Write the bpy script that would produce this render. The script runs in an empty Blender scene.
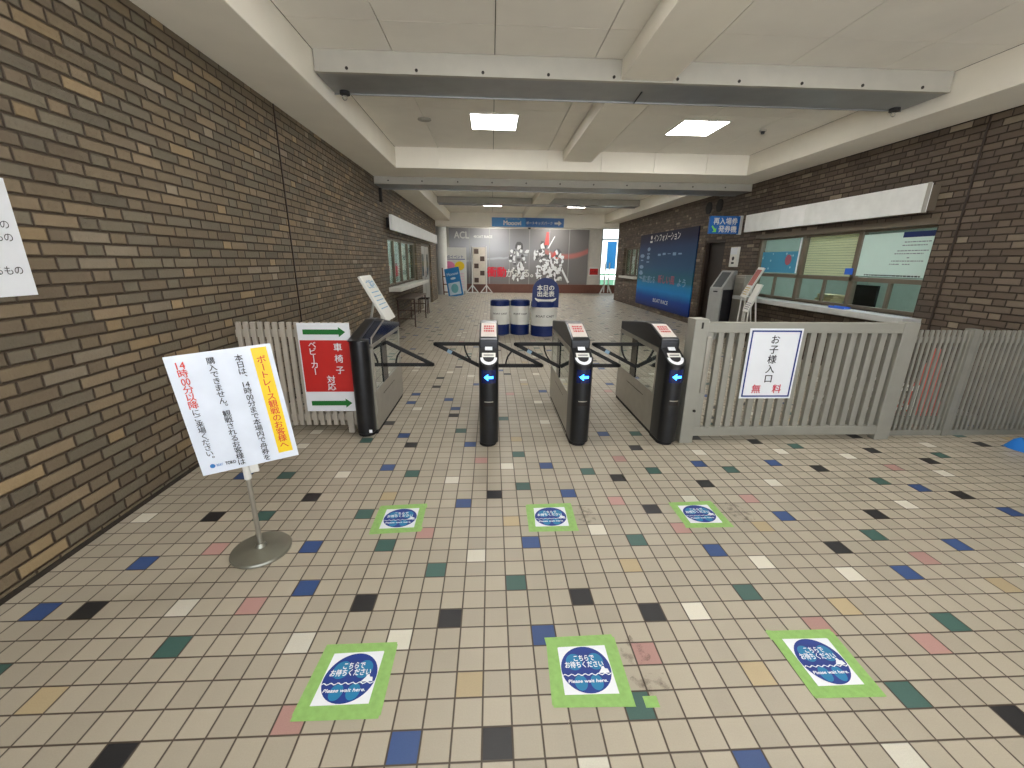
import bpy, bmesh, math, random
from mathutils import Matrix, Vector
random.seed(7)
SC = bpy.context.scene
COL = SC.collection
# ------------------------------------------------------------------ camera
F_PX, YAW, PITCH, ROLL = 415.19, 0.05065, 0.28737, 0.01180
CX, CY, CZ = 0.2348, -1.5137, 1.5015
cam_d = bpy.data.cameras.new('camera'); cam = bpy.data.objects.new('camera', cam_d); COL.objects.link(cam)
cam_d.sensor_fit = 'HORIZONTAL'; cam_d.sensor_width = 36.0; cam_d.lens = F_PX * 36.0 / 1024.0
cam_d.clip_start = 0.02; cam_d.clip_end = 200
_f = Vector((math.sin(YAW) * math.cos(PITCH), math.cos(YAW) * math.cos(PITCH), -math.sin(PITCH)))
_r = Vector((math.cos(YAW), -math.sin(YAW), 0)); _u = _r.cross(_f)
_r2 = _r * math.cos(ROLL) + _u * math.sin(ROLL); _u2 = _u * math.cos(ROLL) - _r * math.sin(ROLL)
cam.matrix_world = Matrix(((_r2.x, _u2.x, -_f.x, CX), (_r2.y, _u2.y, -_f.y, CY), (_r2.z, _u2.z, -_f.z, CZ), (0, 0, 0, 1)))
SC.camera = cam
# ------------------------------------------------------------------ world, exposure
W = bpy.data.worlds.new('world'); SC.world = W; W.use_nodes = True
_wn = W.node_tree.nodes; _wl = W.node_tree.links
_tc = _wn.new('ShaderNodeTexCoord'); _sp = _wn.new('ShaderNodeSeparateXYZ'); _rp = _wn.new('ShaderNodeValToRGB')
_mr = _wn.new('ShaderNodeMapRange'); _mr.inputs[1].default_value = -0.05; _mr.inputs[2].default_value = 0.05
_wl.new(_tc.outputs['Generated'], _sp.inputs[0]); _wl.new(_sp.outputs['Z'], _mr.inputs[0]); _wl.new(_mr.outputs[0], _rp.inputs[0])
# lower half, raised to lift the ceiling, stands for sunlit pavement; sky above
_rp.color_ramp.elements[0].color = (1.0, 1.0, 1.0, 1); _rp.color_ramp.elements[1].color = (0.40, 0.43, 0.47, 1)
_wl.new(_rp.outputs[0], _wn['Background'].inputs[0])
_wn['Background'].inputs[1].default_value = 4.5
SC.view_settings.view_transform = 'Standard'; SC.view_settings.look = 'None'
SC.view_settings.gamma = 1.0; SC.view_settings.use_curve_mapping = False
SC.view_settings.exposure = 0.4
PANEL_POWER = 22.0
OFFICE_POWER = 22.0
try:
    SC.cycles.use_denoising = True
    SC.cycles.max_bounces = 10
except Exception:
    pass
_sun = bpy.data.lights.new('sun', 'SUN'); _sun.energy = 7.0; _sun.angle = 0.02; _so = bpy.data.objects.new('sun', _sun); COL.objects.link(_so)
_so.rotation_euler = Vector((1.0, .15, 1.5)).to_track_quat('Z', 'Y').to_euler()
# ------------------------------------------------------------------ material helpers
def srgb(r, g, b):
    f = lambda c: (c / 255 / 12.92) if c / 255 <= 0.04045 else ((c / 255 + 0.055) / 1.055) ** 2.4
    return (f(r), f(g), f(b), 1.0)
class NT:
    def __init__(s, mat):
        mat.use_nodes = True; s.t = mat.node_tree; s.n = s.t.nodes; s.l = s.t.links
        s.b = s.n['Principled BSDF']
    def new(s, typ, **kw):
        n = s.n.new(typ)
        for k, v in kw.items(): setattr(n, k, v)
        return n
    def put(s, sock, v):
        if isinstance(v, bpy.types.NodeSocket): s.l.new(v, sock)
        elif v is not None: sock.default_value = v
    def m(s, op, a, b=None, c=None, clamp=False):
        n = s.new('ShaderNodeMath', operation=op, use_clamp=clamp)
        s.put(n.inputs[0], a)
        if b is not None: s.put(n.inputs[1], b)
        if c is not None: s.put(n.inputs[2], c)
        return n.outputs[0]
    def mix(s, f, a, b):
        n = s.new('ShaderNodeMix', data_type='RGBA')
        s.put(n.inputs[0], f); s.put(n.inputs[6], a); s.put(n.inputs[7], b)
        return n.outputs[2]
    def noise(s, vec, scale, detail=3):
        n = s.new('ShaderNodeTexNoise'); s.put(n.inputs['Vector'], vec)
        n.inputs['Scale'].default_value = scale; n.inputs['Detail'].default_value = detail
        return n.outputs['Fac']
    def obj(s):
        return s.new('ShaderNodeTexCoord').outputs['Object']
    def world_pos(s):
        return s.new('ShaderNodeNewGeometry').outputs['Position']
MATS = {}
def mat(name, col, rough=0.6, metal=0.0, var=0.06, scale=8.0, emit=None, bump=0.0, trans=0.0, spec=0.5, alpha=1.0):
    if name in MATS: return MATS[name]
    m = bpy.data.materials.new(name); t = NT(m); b = t.b
    c = srgb(*col)
    f = t.noise(t.obj(), scale, 4)
    lo = tuple(x * (1 - var * 2) for x in c[:3]) + (1,); hi = tuple(min(1, x * (1 + var * 2)) for x in c[:3]) + (1,)
    t.put(b.inputs['Base Color'], t.mix(f, lo, hi))
    b.inputs['Roughness'].default_value = rough; b.inputs['Metallic'].default_value = metal
    b.inputs['Specular IOR Level'].default_value = spec
    if trans:
        b.inputs['Transmission Weight'].default_value = trans
    if alpha < 1: b.inputs['Alpha'].default_value = alpha
    if emit:
        b.inputs['Emission Color'].default_value = srgb(*col); b.inputs['Emission Strength'].default_value = emit
    if bump:
        bn = t.new('ShaderNodeBump'); bn.inputs['Strength'].default_value = bump; bn.inputs['Distance'].default_value = 0.004
        t.put(bn.inputs['Height'], t.noise(t.obj(), scale * 20, 2)); t.l.new(bn.outputs[0], b.inputs['Normal'])
    MATS[name] = m
    return m
def brick_mat(name, stops, h0, y0, axis='Y', mortar=(66, 54, 42)):
    """long / short bricks in one course (Flemish bond), courses of 69.4 mm"""
    m = bpy.data.materials.new(name); t = NT(m); b = t.b
    sep = t.new('ShaderNodeSeparateXYZ'); t.l.new(t.world_pos(), sep.inputs[0])
    Y = sep.outputs[axis]; Z = sep.outputs['Z']
    v = t.m('DIVIDE', t.m('SUBTRACT', Z, h0), 0.0694)
    row = t.m('FLOOR', v); fv = t.m('FRACT', v)
    par = t.m('MULTIPLY', t.m('FLOORED_MODULO', row, 2.0), 0.5)
    jit = t.new('ShaderNodeTexWhiteNoise', noise_dimensions='1D'); t.l.new(row, jit.inputs['W'])
    u = t.m('ADD', t.m('ADD', t.m('DIVIDE', t.m('SUBTRACT', Y, y0), 0.352), par), t.m('MULTIPLY', jit.outputs['Value'], 0.03))
    cell = t.m('FLOOR', u); fu = t.m('FRACT', u)
    A = 0.675
    short = t.m('GREATER_THAN', fu, A)
    d1 = t.m('ABSOLUTE', t.m('SUBTRACT', fu, A))
    d2 = t.m('MINIMUM', fu, t.m('SUBTRACT', 1.0, fu))
    du = t.m('MULTIPLY', t.m('MINIMUM', d1, d2), 0.352)
    dv = t.m('MULTIPLY', t.m('MINIMUM', fv, t.m('SUBTRACT', 1.0, fv)), 0.0694)
    d = t.m('MINIMUM', du, dv)
    wob = t.m('MULTIPLY', t.noise(t.world_pos(), 60, 2), 0.002)
    body = t.m('MULTIPLY', t.m('SUBTRACT', d, t.m('ADD', wob, 0.0028)), 420.0, clamp=True)
    cv = t.new('ShaderNodeCombineXYZ'); t.put(cv.inputs[0], t.m('ADD', t.m('MULTIPLY', cell, 2.0), short)); t.put(cv.inputs[1], row)
    wn = t.new('ShaderNodeTexWhiteNoise', noise_dimensions='3D'); t.l.new(cv.outputs[0], wn.inputs['Vector'])
    r = t.new('ShaderNodeValToRGB'); r.color_ramp.interpolation = 'CONSTANT'
    els = r.color_ramp.elements
    while len(els) < len(stops): els.new(0.5)
    for e, (p, c) in zip(els, stops): e.position = p; e.color = srgb(*c)
    val = wn.outputs['Value']
    t.l.new(val, r.inputs[0])
    f = t.noise(t.world_pos(), 22, 5)
    dk = t.mix(t.m('MULTIPLY', t.m('SUBTRACT', f, 0.3), 1.2, clamp=True), srgb(96, 82, 68), r.outputs[0])
    n2 = t.new('ShaderNodeTexWhiteNoise', noise_dimensions='3D')
    cv2 = t.new('ShaderNodeCombineXYZ'); t.put(cv2.inputs[0], row); t.put(cv2.inputs[1], cell); t.put(cv2.inputs[2], short); t.l.new(cv2.outputs[0], n2.inputs['Vector'])
    hsv = t.new('ShaderNodeHueSaturation'); t.l.new(t.mix(0.72, dk, r.outputs[0]), hsv.inputs['Color'])
    t.put(hsv.inputs['Value'], t.m('ADD', 0.82, t.m('MULTIPLY', n2.outputs['Value'], 0.34)))
    t.put(b.inputs['Base Color'], t.mix(body, srgb(*mortar), hsv.outputs[0]))
    b.inputs['Roughness'].default_value = 0.62
    b.inputs['Specular IOR Level'].default_value = 0.35
    bn = t.new('ShaderNodeBump'); bn.inputs['Strength'].default_value = 1.0; bn.inputs['Distance'].default_value = 0.014
    t.put(bn.inputs['Height'], t.m('ADD', t.m('MULTIPLY', t.m('SUBTRACT', d, t.m('ADD', wob, 0.0018)), 160.0, clamp=True), t.m('MULTIPLY', t.noise(t.world_pos(), 70, 4), 0.22)))
    t.l.new(bn.outputs[0], b.inputs['Normal'])
    return m
def tile_mat(name, col, var=0.09):
    m = bpy.data.materials.new(name); t = NT(m); b = t.b
    sep = t.new('ShaderNodeSeparateXYZ'); P = t.world_pos(); t.l.new(P, sep.inputs[0])
    def edge(a):
        f = t.m('FRACT', t.m('MULTIPLY', a, 10.0)); return t.m('MINIMUM', f, t.m('SUBTRACT', 1.0, f))
    d = t.m('MINIMUM', edge(sep.outputs['X']), edge(sep.outputs['Y']))
    body = t.m('MULTIPLY', t.m('SUBTRACT', d, 0.018), 40.0, clamp=True)
    cv = t.new('ShaderNodeCombineXYZ')
    t.put(cv.inputs[0], t.m('FLOOR', t.m('MULTIPLY', sep.outputs['X'], 10.0))); t.put(cv.inputs[1], t.m('FLOOR', t.m('MULTIPLY', sep.outputs['Y'], 10.0)))
    wn = t.new('ShaderNodeTexWhiteNoise', noise_dimensions='3D'); t.l.new(cv.outputs[0], wn.inputs['Vector'])
    f = t.m('ADD', t.m('MULTIPLY', wn.outputs['Value'], 0.45), t.m('MULTIPLY', t.noise(P, 240, 3), 0.55))
    c = srgb(*col)
    lo = tuple(x * (1 - var * 2) for x in c[:3]) + (1,); hi = tuple(min(1, x * (1 + var * 2)) for x in c[:3]) + (1,)
    base = t.mix(f, lo, hi)
    dirt = t.m('MULTIPLY', t.m('SUBTRACT', t.noise(P, 2.3, 6), 0.52), 1.6, clamp=True)
    base = t.mix(t.m('MULTIPLY', dirt, 0.5), base, tuple(x * 0.62 for x in c[:3]) + (1,))
    t.put(b.inputs['Base Color'], t.mix(body, srgb(70, 60, 50), base))
    t.put(b.inputs['Roughness'], t.m('ADD', 0.36, t.m('MULTIPLY', t.noise(P, 5, 4), 0.16)))
    b.inputs['Specular IOR Level'].default_value = 0.45
    bn = t.new('ShaderNodeBump'); bn.inputs['Strength'].default_value = 0.5; bn.inputs['Distance'].default_value = 0.003
    t.put(bn.inputs['Height'], t.m('ADD', body, t.m('MULTIPLY', t.noise(P, 150, 3), 0.25))); t.l.new(bn.outputs[0], b.inputs['Normal'])
    return m
# ------------------------------------------------------------------ mesh helpers
class MB:
    def __init__(s): s.v = []; s.f = []; s.mi = []
    def add(s, vs, fs, mi=0):
        o = len(s.v); s.v += [tuple(v) for v in vs]; s.f += [tuple(i + o for i in f) for f in fs]; s.mi += [mi] * len(fs); return s
    def box(s, x0, x1, y0, y1, z0, z1, mi=0):
        return s.add([(x0, y0, z0), (x1, y0, z0), (x1, y1, z0), (x0, y1, z0), (x0, y0, z1), (x1, y0, z1), (x1, y1, z1), (x0, y1, z1)],
                     [(3, 2, 1, 0), (4, 5, 6, 7), (0, 1, 5, 4), (1, 2, 6, 5), (2, 3, 7, 6), (3, 0, 4, 7)], mi)
    def cyl(s, p0, p1, r0, r1=None, n=16, mi=0):
        p0 = Vector(p0); p1 = Vector(p1); r1 = r0 if r1 is None else r1
        d = (p1 - p0).normalized(); a = d.orthogonal().normalized(); b = d.cross(a)
        vs = []
        for p, r in ((p0, r0), (p1, r1)):
            for i in range(n):
                t = 2 * math.pi * i / n; vs.append(p + a * math.cos(t) * r + b * math.sin(t) * r)
        fs = [(i, (i + 1) % n, n + (i + 1) % n, n + i) for i in range(n)] + [tuple(range(n - 1, -1, -1)), tuple(range(n, 2 * n))]
        return s.add(vs, fs, mi)
    def tube(s, pts, r, n=8, mi=0):
        for a, b in zip(pts, pts[1:]): s.cyl(a, b, r, n=n, mi=mi)
        return s
    def prism(s, poly, a0, a1, axis='x', mi=0):
        """poly in the two other axes, extruded between a0 and a1 along axis"""
        n = len(poly)
        def P(a, q):
            return (a, q[0], q[1]) if axis == 'x' else ((q[0], a, q[1]) if axis == 'y' else (q[0], q[1], a))
        vs = [P(a0, q) for q in poly] + [P(a1, q) for q in poly]
        fs = [(i, (i + 1) % n, n + (i + 1) % n, n + i) for i in range(n)] + [tuple(range(n - 1, -1, -1)), tuple(range(n, 2 * n))]
        return s.add(vs, fs, mi)
    def bar(s, p0, p1, w, t, nrm, mi=0):
        """flat bar from p0 to p1, w wide in the plane, t thick along nrm"""
        p0 = Vector(p0); p1 = Vector(p1); n = Vector(nrm).normalized(); d = (p1 - p0).normalized(); c = d.cross(n).normalized() * (w / 2); n = n * (t / 2)
        vs = [p0 - c - n, p0 + c - n, p1 + c - n, p1 - c - n, p0 - c + n, p0 + c + n, p1 + c + n, p1 - c + n]
        return s.add(vs, [(3, 2, 1, 0), (4, 5, 6, 7), (0, 1, 5, 4), (1, 2, 6, 5), (2, 3, 7, 6), (3, 0, 4, 7)], mi)
    def disc(s, c, rx, ry, z, mi=0, n=40):
        return s.add([(c[0] + rx * math.cos(2 * math.pi * i / n), c[1] + ry * math.sin(2 * math.pi * i / n), z) for i in range(n)], [tuple(range(n))], mi)
    def rect(s, x0, x1, y0, y1, z, mi=0):
        return s.add([(x0, y0, z), (x1, y0, z), (x1, y1, z), (x0, y1, z)], [(0, 1, 2, 3)], mi)
    def build(s, name, mats, parent=None, bevel=0, smooth=False, fix=True):
        me = bpy.data.meshes.new(name); me.from_pydata(s.v, [], s.f); me.update()
        if not isinstance(mats, (list, tuple)): mats = [mats]
        for m in mats: me.materials.append(m)
        me.polygons.foreach_set('material_index', s.mi)
        if fix:
            bm = bmesh.new(); bm.from_mesh(me); bmesh.ops.recalc_face_normals(bm, faces=bm.faces); bm.to_mesh(me); bm.free()
        o = bpy.data.objects.new(name, me); COL.objects.link(o)
        if parent is not None: o.parent = parent
        if bevel:
            md = o.modifiers.new('bevel', 'BEVEL'); md.width = bevel; md.segments = 2; md.limit_method = 'ANGLE'
        if smooth:
            me.polygons.foreach_set('use_smooth', [True] * len(me.polygons))
            me.set_sharp_from_angle(angle=math.radians(40))
        return o
def thing(name, label, cat, group=None, loc=(0, 0, 0), mtx=None):
    o = bpy.data.objects.new(name, None); COL.objects.link(o); o.empty_display_size = 0.1
    if mtx is not None: o.matrix_world = mtx
    else: o.location = loc
    return tag(o, label, cat, group)
def tag(o, label=None, cat=None, group=None, kind=None):
    if label: o['label'] = label
    if cat: o['category'] = cat
    if group: o['group'] = group
    if kind: o['kind'] = kind
    return o
def struct(o): o['kind'] = 'structure'; return o
def frame(origin, right, up):
    r = Vector(right).normalized(); u = Vector(up).normalized(); n = r.cross(u); o = Vector(origin)
    return Matrix(((r.x, u.x, n.x, o.x), (r.y, u.y, n.y, o.y), (r.z, u.z, n.z, o.z), (0, 0, 0, 1)))
FACE_Y = ((1, 0, 0), (0, 0, 1))       # looks back toward the camera side
FACE_R = ((0, -1, 0), (0, 0, 1))      # on the right wall, looks into the hall
FACE_L = ((0, 1, 0), (0, 0, 1))       # on the left wall
# ------------------------------------------------------------------ lettering
_gc = {}
def glyph(body, bold=0.0):
    k = (body, bold)
    if k in _gc: return _gc[k]
    cu = bpy.data.curves.new('t', 'FONT'); cu.body = body; cu.size = 1.0; cu.fill_mode = 'BOTH'; cu.resolution_u = 3
    o = bpy.data.objects.new('t', cu); COL.objects.link(o)
    dg = bpy.context.evaluated_depsgraph_get(); dg.update()
    me = bpy.data.meshes.new_from_object(o.evaluated_get(dg))
    vs = [v.co.copy() for v in me.vertices]; fs = [tuple(p.vertices) for p in me.polygons]
    bpy.data.objects.remove(o); bpy.data.curves.remove(cu); bpy.data.meshes.remove(me)
    if bold > .008:
        V0, F0 = vs, fs; vs, fs = [], []
        for i_, (dx, dy) in enumerate(((-bold, 0), (bold, 0), (0, -bold * .7), (0, bold * .7))):
            o_ = len(vs); vs += [v + Vector((dx, dy, .0003 * i_)) for v in V0]; fs += [tuple(i + o_ for i in f) for f in F0]
    _gc[k] = (vs, fs); return _gc[k]
_ref = None
def em():
    global _ref
    if _ref is None:
        vs, _ = glyph('国'); xs = [v.x for v in vs]; ys = [v.y for v in vs]
        _ref = (max(xs) - min(xs), (max(ys) + min(ys)) / 2)
    return _ref
def put_char(mb, ch, cx, cy, size, z, mi=0, rot=0, bold=0.012, center=False, sx=1.0, vert=False):
    if ch in ' 　': return
    w, yc = em(); k = size / (w * 1.1)
    vs, fs = glyph(ch, bold)
    if not vs: return
    xs = [v.x for v in vs]; ys = [v.y for v in vs]; mx = (max(xs) + min(xs)) / 2
    my = (max(ys) + min(ys)) / 2 if (center or rot) else yc
    dx = dy = 0
    if vert and ch in '、。': dx, dy = size * 0.32, size * 0.62
    out = []
    for v in vs:
        x = (v.x - mx) * k; y = (v.y - my) * k
        if rot: x, y = y, -x
        out.append((cx + dx + x * sx, cy + dy + y, z + v.z))
    mb.add(out, fs, mi)
def vtext(mb, s, cx, top, pitch, size, z, mi=0, bold=0.012, slant=0.0):
    y = top - pitch / 2
    for ch in s:
        if ch in 'ー（）': put_char(mb, ch, cx, y, size, z, mi, rot=1, bold=bold)
        elif len(ch) == 1: put_char(mb, ch, cx, y, size, z, mi, bold=bold, vert=True)
        y -= pitch
def htext(mb, s, cx, cy, height, z, mi=0, bold=0.012, width=None, italic=0.0):
    """one line of text centred at cx, cy; height = cap height of a full-width character"""
    vs, fs = glyph(s, bold)
    if not vs: return
    w, yc = em(); k = height / w
    xs = [v.x for v in vs]; mx = (max(xs) + min(xs)) / 2; kx = k
    if width: kx = width / (max(xs) - min(xs))
    mb.add([(cx + (v.x - mx) * kx + italic * (v.y - yc) * k, cy + (v.y - yc) * k, z + v.z) for v in vs], fs, mi)
def arrow(mb, x0, x1, y, h, z, mi=0, head=0.2, shaft=0.5):
    d = x1 - x0; xh = x1 - d * head; a = h * shaft / 2
    mb.add([(x0, y - a, z), (xh, y - a, z), (xh, y - h / 2, z), (x1, y, z), (xh, y + h / 2, z), (xh, y + a, z), (x0, y + a, z)], [(0, 1, 2, 3, 4, 5, 6)], mi)
# ------------------------------------------------------------------ materials
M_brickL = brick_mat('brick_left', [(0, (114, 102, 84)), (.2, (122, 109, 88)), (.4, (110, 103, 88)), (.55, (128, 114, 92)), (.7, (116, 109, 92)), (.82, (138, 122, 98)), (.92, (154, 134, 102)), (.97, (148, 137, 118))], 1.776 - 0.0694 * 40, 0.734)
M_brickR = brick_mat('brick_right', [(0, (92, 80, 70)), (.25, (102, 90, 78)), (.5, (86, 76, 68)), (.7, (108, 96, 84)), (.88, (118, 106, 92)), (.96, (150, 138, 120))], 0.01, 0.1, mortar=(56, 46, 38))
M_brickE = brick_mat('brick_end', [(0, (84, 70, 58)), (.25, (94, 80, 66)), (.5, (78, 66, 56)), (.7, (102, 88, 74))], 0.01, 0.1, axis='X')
M_tile = tile_mat('floor_tile', (165, 157, 141))
TILE_COLS = {'b': (50, 76, 124), 'k': (36, 36, 38), 'g': (60, 92, 86), 'w': (204, 201, 188), 'p': (172, 134, 127), 'y': (170, 154, 122)}
M_ceil = mat('ceiling_board', (234, 230, 220), 0.85, var=0.03, scale=3, bump=0.1)
M_beam = mat('beam_paint', (236, 231, 218), 0.8, var=0.03, scale=3)
M_steelface = mat('pale_painted_steel', (168, 165, 155), 0.55, var=0.04)
M_steelunder = mat('galvanised_steel', (150, 152, 152), 0.4, 0.5, var=0.08, scale=5)
M_white = mat('white_paint', (222, 222, 216), 0.5, var=0.03)
M_paper = mat('white_laminated_paper', (232, 236, 242), 0.22, var=0.02)
M_alu = mat('satin_aluminium', (168, 168, 162), 0.38, 0.55, var=0.06)
M_gate = mat('grey_painted_aluminium', (150, 149, 140), 0.5, 0.25, var=0.05)
M_fence = mat('weathered_grey_slat', (134, 133, 124), 0.6, 0.15, var=0.08)
M_fenceL = mat('beige_grey_slat', (176, 168, 156), 0.6, 0.1, var=0.06)
M_bronze = mat('bronze_window_frame', (112, 102, 88), 0.45, 0.3, var=0.06)
M_black = mat('gloss_black_plastic', (30, 30, 31), 0.2, 0.0, var=0.05)
M_blackmet = mat('brushed_black_metal', (56, 57, 60), 0.3, 0.75, var=0.10, scale=14)
M_stain = mat('dark_stainless', (162, 158, 148), 0.3, 0.6, var=0.08, scale=12)
M_stainl = mat('bright_stainless', (176, 172, 162), 0.3, 0.8, var=0.08, scale=10)
M_rub = mat('black_rubber', (26, 26, 27), 0.75)
M_navy = mat('navy_plastic', (10, 36, 96), 0.4)
M_blue = mat('blue_print', (8, 48, 130), 0.5)
M_lblue = mat('light_blue_print', (14, 118, 166), 0.5)
M_sky = mat('sky_blue_board', (46, 132, 200), 0.4)
M_red = mat('red_print', (196, 36, 32), 0.45)
M_pinkred = mat('crimson_print', (220, 38, 62), 0.45)
M_yel = mat('yellow_print', (240, 206, 30), 0.4)
M_green = mat('green_arrow_print', (26, 110, 44), 0.45)
M_ink = mat('black_ink', (38, 38, 44), 0.5)
M_greyink = mat('grey_ink', (140, 144, 150), 0.5)
M_tape = mat('green_masking_tape', (138, 182, 100), 0.5, var=0.12, scale=40, bump=0.3)
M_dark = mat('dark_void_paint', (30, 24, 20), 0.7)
M_cone = mat('faded_red_cone', (206, 84, 72), 0.5)
M_glow = mat('led_blue', (40, 120, 255), 0.3, emit=9.0)
M_panel = mat('lamp_diffuser', (255, 252, 247), 0.5, emit=PANEL_POWER)
M_opanel = mat('office_lamp_diffuser', (240, 250, 255), 0.5, emit=OFFICE_POWER)
def backlit_mat(name, col, mixf=.5):
    m = bpy.data.materials.new(name); t = NT(m); out = t.n['Material Output']
    d = t.new('ShaderNodeBsdfDiffuse'); tr = t.new('ShaderNodeBsdfTranslucent'); mx = t.new('ShaderNodeMixShader')
    c = srgb(*col); cc = t.mix(t.noise(t.obj(), 6), tuple(x * .94 for x in c[:3]) + (1,), c)
    t.l.new(cc, d.inputs[0]); t.l.new(cc, tr.inputs[0]); mx.inputs[0].default_value = mixf
    t.l.new(d.outputs[0], mx.inputs[1]); t.l.new(tr.outputs[0], mx.inputs[2]); t.l.new(mx.outputs[0], out.inputs[0])
    return m
def glass_mat(name, col, rough=0.02, alpha=0.25):
    m = bpy.data.materials.new(name); t = NT(m)
    out = t.n['Material Output']
    tr = t.new('ShaderNodeBsdfTransparent'); tr.inputs[0].default_value = srgb(*col)
    gl = t.new('ShaderNodeBsdfGlossy'); gl.inputs['Roughness'].default_value = rough; gl.inputs[0].default_value = (0.9, 0.95, 0.95, 1)
    lw = t.new('ShaderNodeLayerWeight'); lw.inputs[0].default_value = alpha
    nz = t.m('MULTIPLY', t.m('ADD', t.noise(t.obj(), 3), 1.0), 0.5)
    mx = t.new('ShaderNodeMixShader'); t.l.new(t.m('MULTIPLY', lw.outputs['Fresnel'], nz), mx.inputs[0]); t.l.new(tr.outputs[0], mx.inputs[1]); t.l.new(gl.outputs[0], mx.inputs[2])
    t.l.new(mx.outputs[0], out.inputs[0])
    return m
M_glass = glass_mat('window_glass', (247, 251, 249), alpha=0.1)
M_gglass = glass_mat('pale_green_gate_glass', (243, 250, 246), alpha=0.35)
# ------------------------------------------------------------------ room dimensions
XL, XR, ZC, ZS = -1.97, 5.35, 3.32, 3.0
YB, YE, YM = -5.0, 16.0, 19.7
def wall_cells(mb, x0, x1, ya, yb, za, zb, holes, mi=0):
    ys = sorted({ya, yb} | {h[0] for h in holes} | {h[1] for h in holes}); zs = sorted({za, zb} | {h[2] for h in holes} | {h[3] for h in holes})
    for i in range(len(ys) - 1):
        for j in range(len(zs) - 1):
            cy = (ys[i] + ys[i + 1]) / 2; cz = (zs[j] + zs[j + 1]) / 2
            if any(h[0] < cy < h[1] and h[2] < cz < h[3] for h in holes): continue
            mb.box(x0, x1, ys[i], ys[i + 1], zs[j], zs[j + 1], mi)
    return mb
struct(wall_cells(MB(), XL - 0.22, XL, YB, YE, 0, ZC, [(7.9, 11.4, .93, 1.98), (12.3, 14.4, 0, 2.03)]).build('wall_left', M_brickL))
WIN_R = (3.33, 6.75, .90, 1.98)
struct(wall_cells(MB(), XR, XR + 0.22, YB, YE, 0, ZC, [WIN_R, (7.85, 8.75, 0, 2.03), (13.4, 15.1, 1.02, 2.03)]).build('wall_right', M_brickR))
struct(MB().box(XL, XL + .012, YB, 7.7, 0, .022).build('wall_foot_joint_left', mat('dark_floor_joint', (44, 37, 30), .8)))  # dark strip in place of the recessed gap at the wall foot
# floor: one quad per tile
SPOT = {(-27,-6):'w',(-25,-2):'k',(-23,-8):'k',(-23,7):'w',(-21,-1):'g',(-20,-6):'b',(-20,12):'b',(-20,15):'g',(-19,-9):'g',(-18,-14):'w',(-18,-5):'k',(-18,0):'b',(-18,25):'k',(-17,14):'k',(-17,28):'g',(-17,40):'w',(-16,4):'g',(-16,19):'w',(-16,26):'w',(-16,34):'k',(-15,1):'p',(-15,12):'p',(-15,31):'w',(-15,39):'g',(-14,-6):'b',(-14,3):'w',(-14,6):'b',(-14,18):'b',(-14,24):'b',(-14,37):'k',(-13,-16):'b',(-13,-13):'g',(-13,-9):'w',(-13,-4):'g',(-13,9):'g',(-13,14):'g',(-13,20):'g',(-13,27):'k',(-13,33):'p',(-12,-1):'w',(-12,11):'k',(-12,36):'w',(-11,4):'g',(-11,17):'k',(-11,22):'w',(-11,30):'g',(-10,-10):'k',(-10,-5):'y',(-10,2):'k',(-10,7):'b',(-10,32):'b',(-9,0):'b',(-9,10):'p',(-9,15):'w',(-9,19):'p',(-9,34):'k',(-8,-19):'w',(-8,-15):'k',(-8,-12):'g',(-8,-6):'g',(-8,12):'k',(-8,29):'w',(-7,3):'y',(-7,20):'b',(-7,26):'k',(-7,35):'b',(-6,-2):'p',(-6,8):'w',(-6,13):'p',(-6,18):'y',(-5,-13):'p',(-5,-8):'b',(-5,-4):'g',(-5,4):'b',(-5,10):'g',(-5,24):'g',(-4,-16):'b',(-4,1):'w',(-4,14):'b',(-4,21):'k',(-4,28):'b',(-3,-1):'g',(-3,9):'y',(-3,16):'w',(-3,25):'p',(-2,-7):'b',(-2,3):'g',(-2,20):'w',(-2,23):'b',(-2,30):'w',(-1,-18):'b',(-1,-16):'k',(-1,-12):'w',(-1,-9):'p',(-1,-4):'k',(-1,6):'k',(-1,14):'g',(-1,27):'y',(0,0):'k',(0,9):'k',(0,11):'w',(0,18):'y',(1,-11):'g',(1,-6):'w',(1,-2):'w',(1,4):'b',(1,16):'p',(1,22):'g',(2,-17):'g',(2,8):'p',(2,20):'p',(3,-14):'y',(3,1):'y',(3,12):'y',(4,-5):'p',(4,7):'g',(4,17):'g',(5,-10):'k',(5,-1):'b',(5,2):'k',(5,20):'k',(6,5):'w',(6,10):'b',(6,15):'w'}
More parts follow.
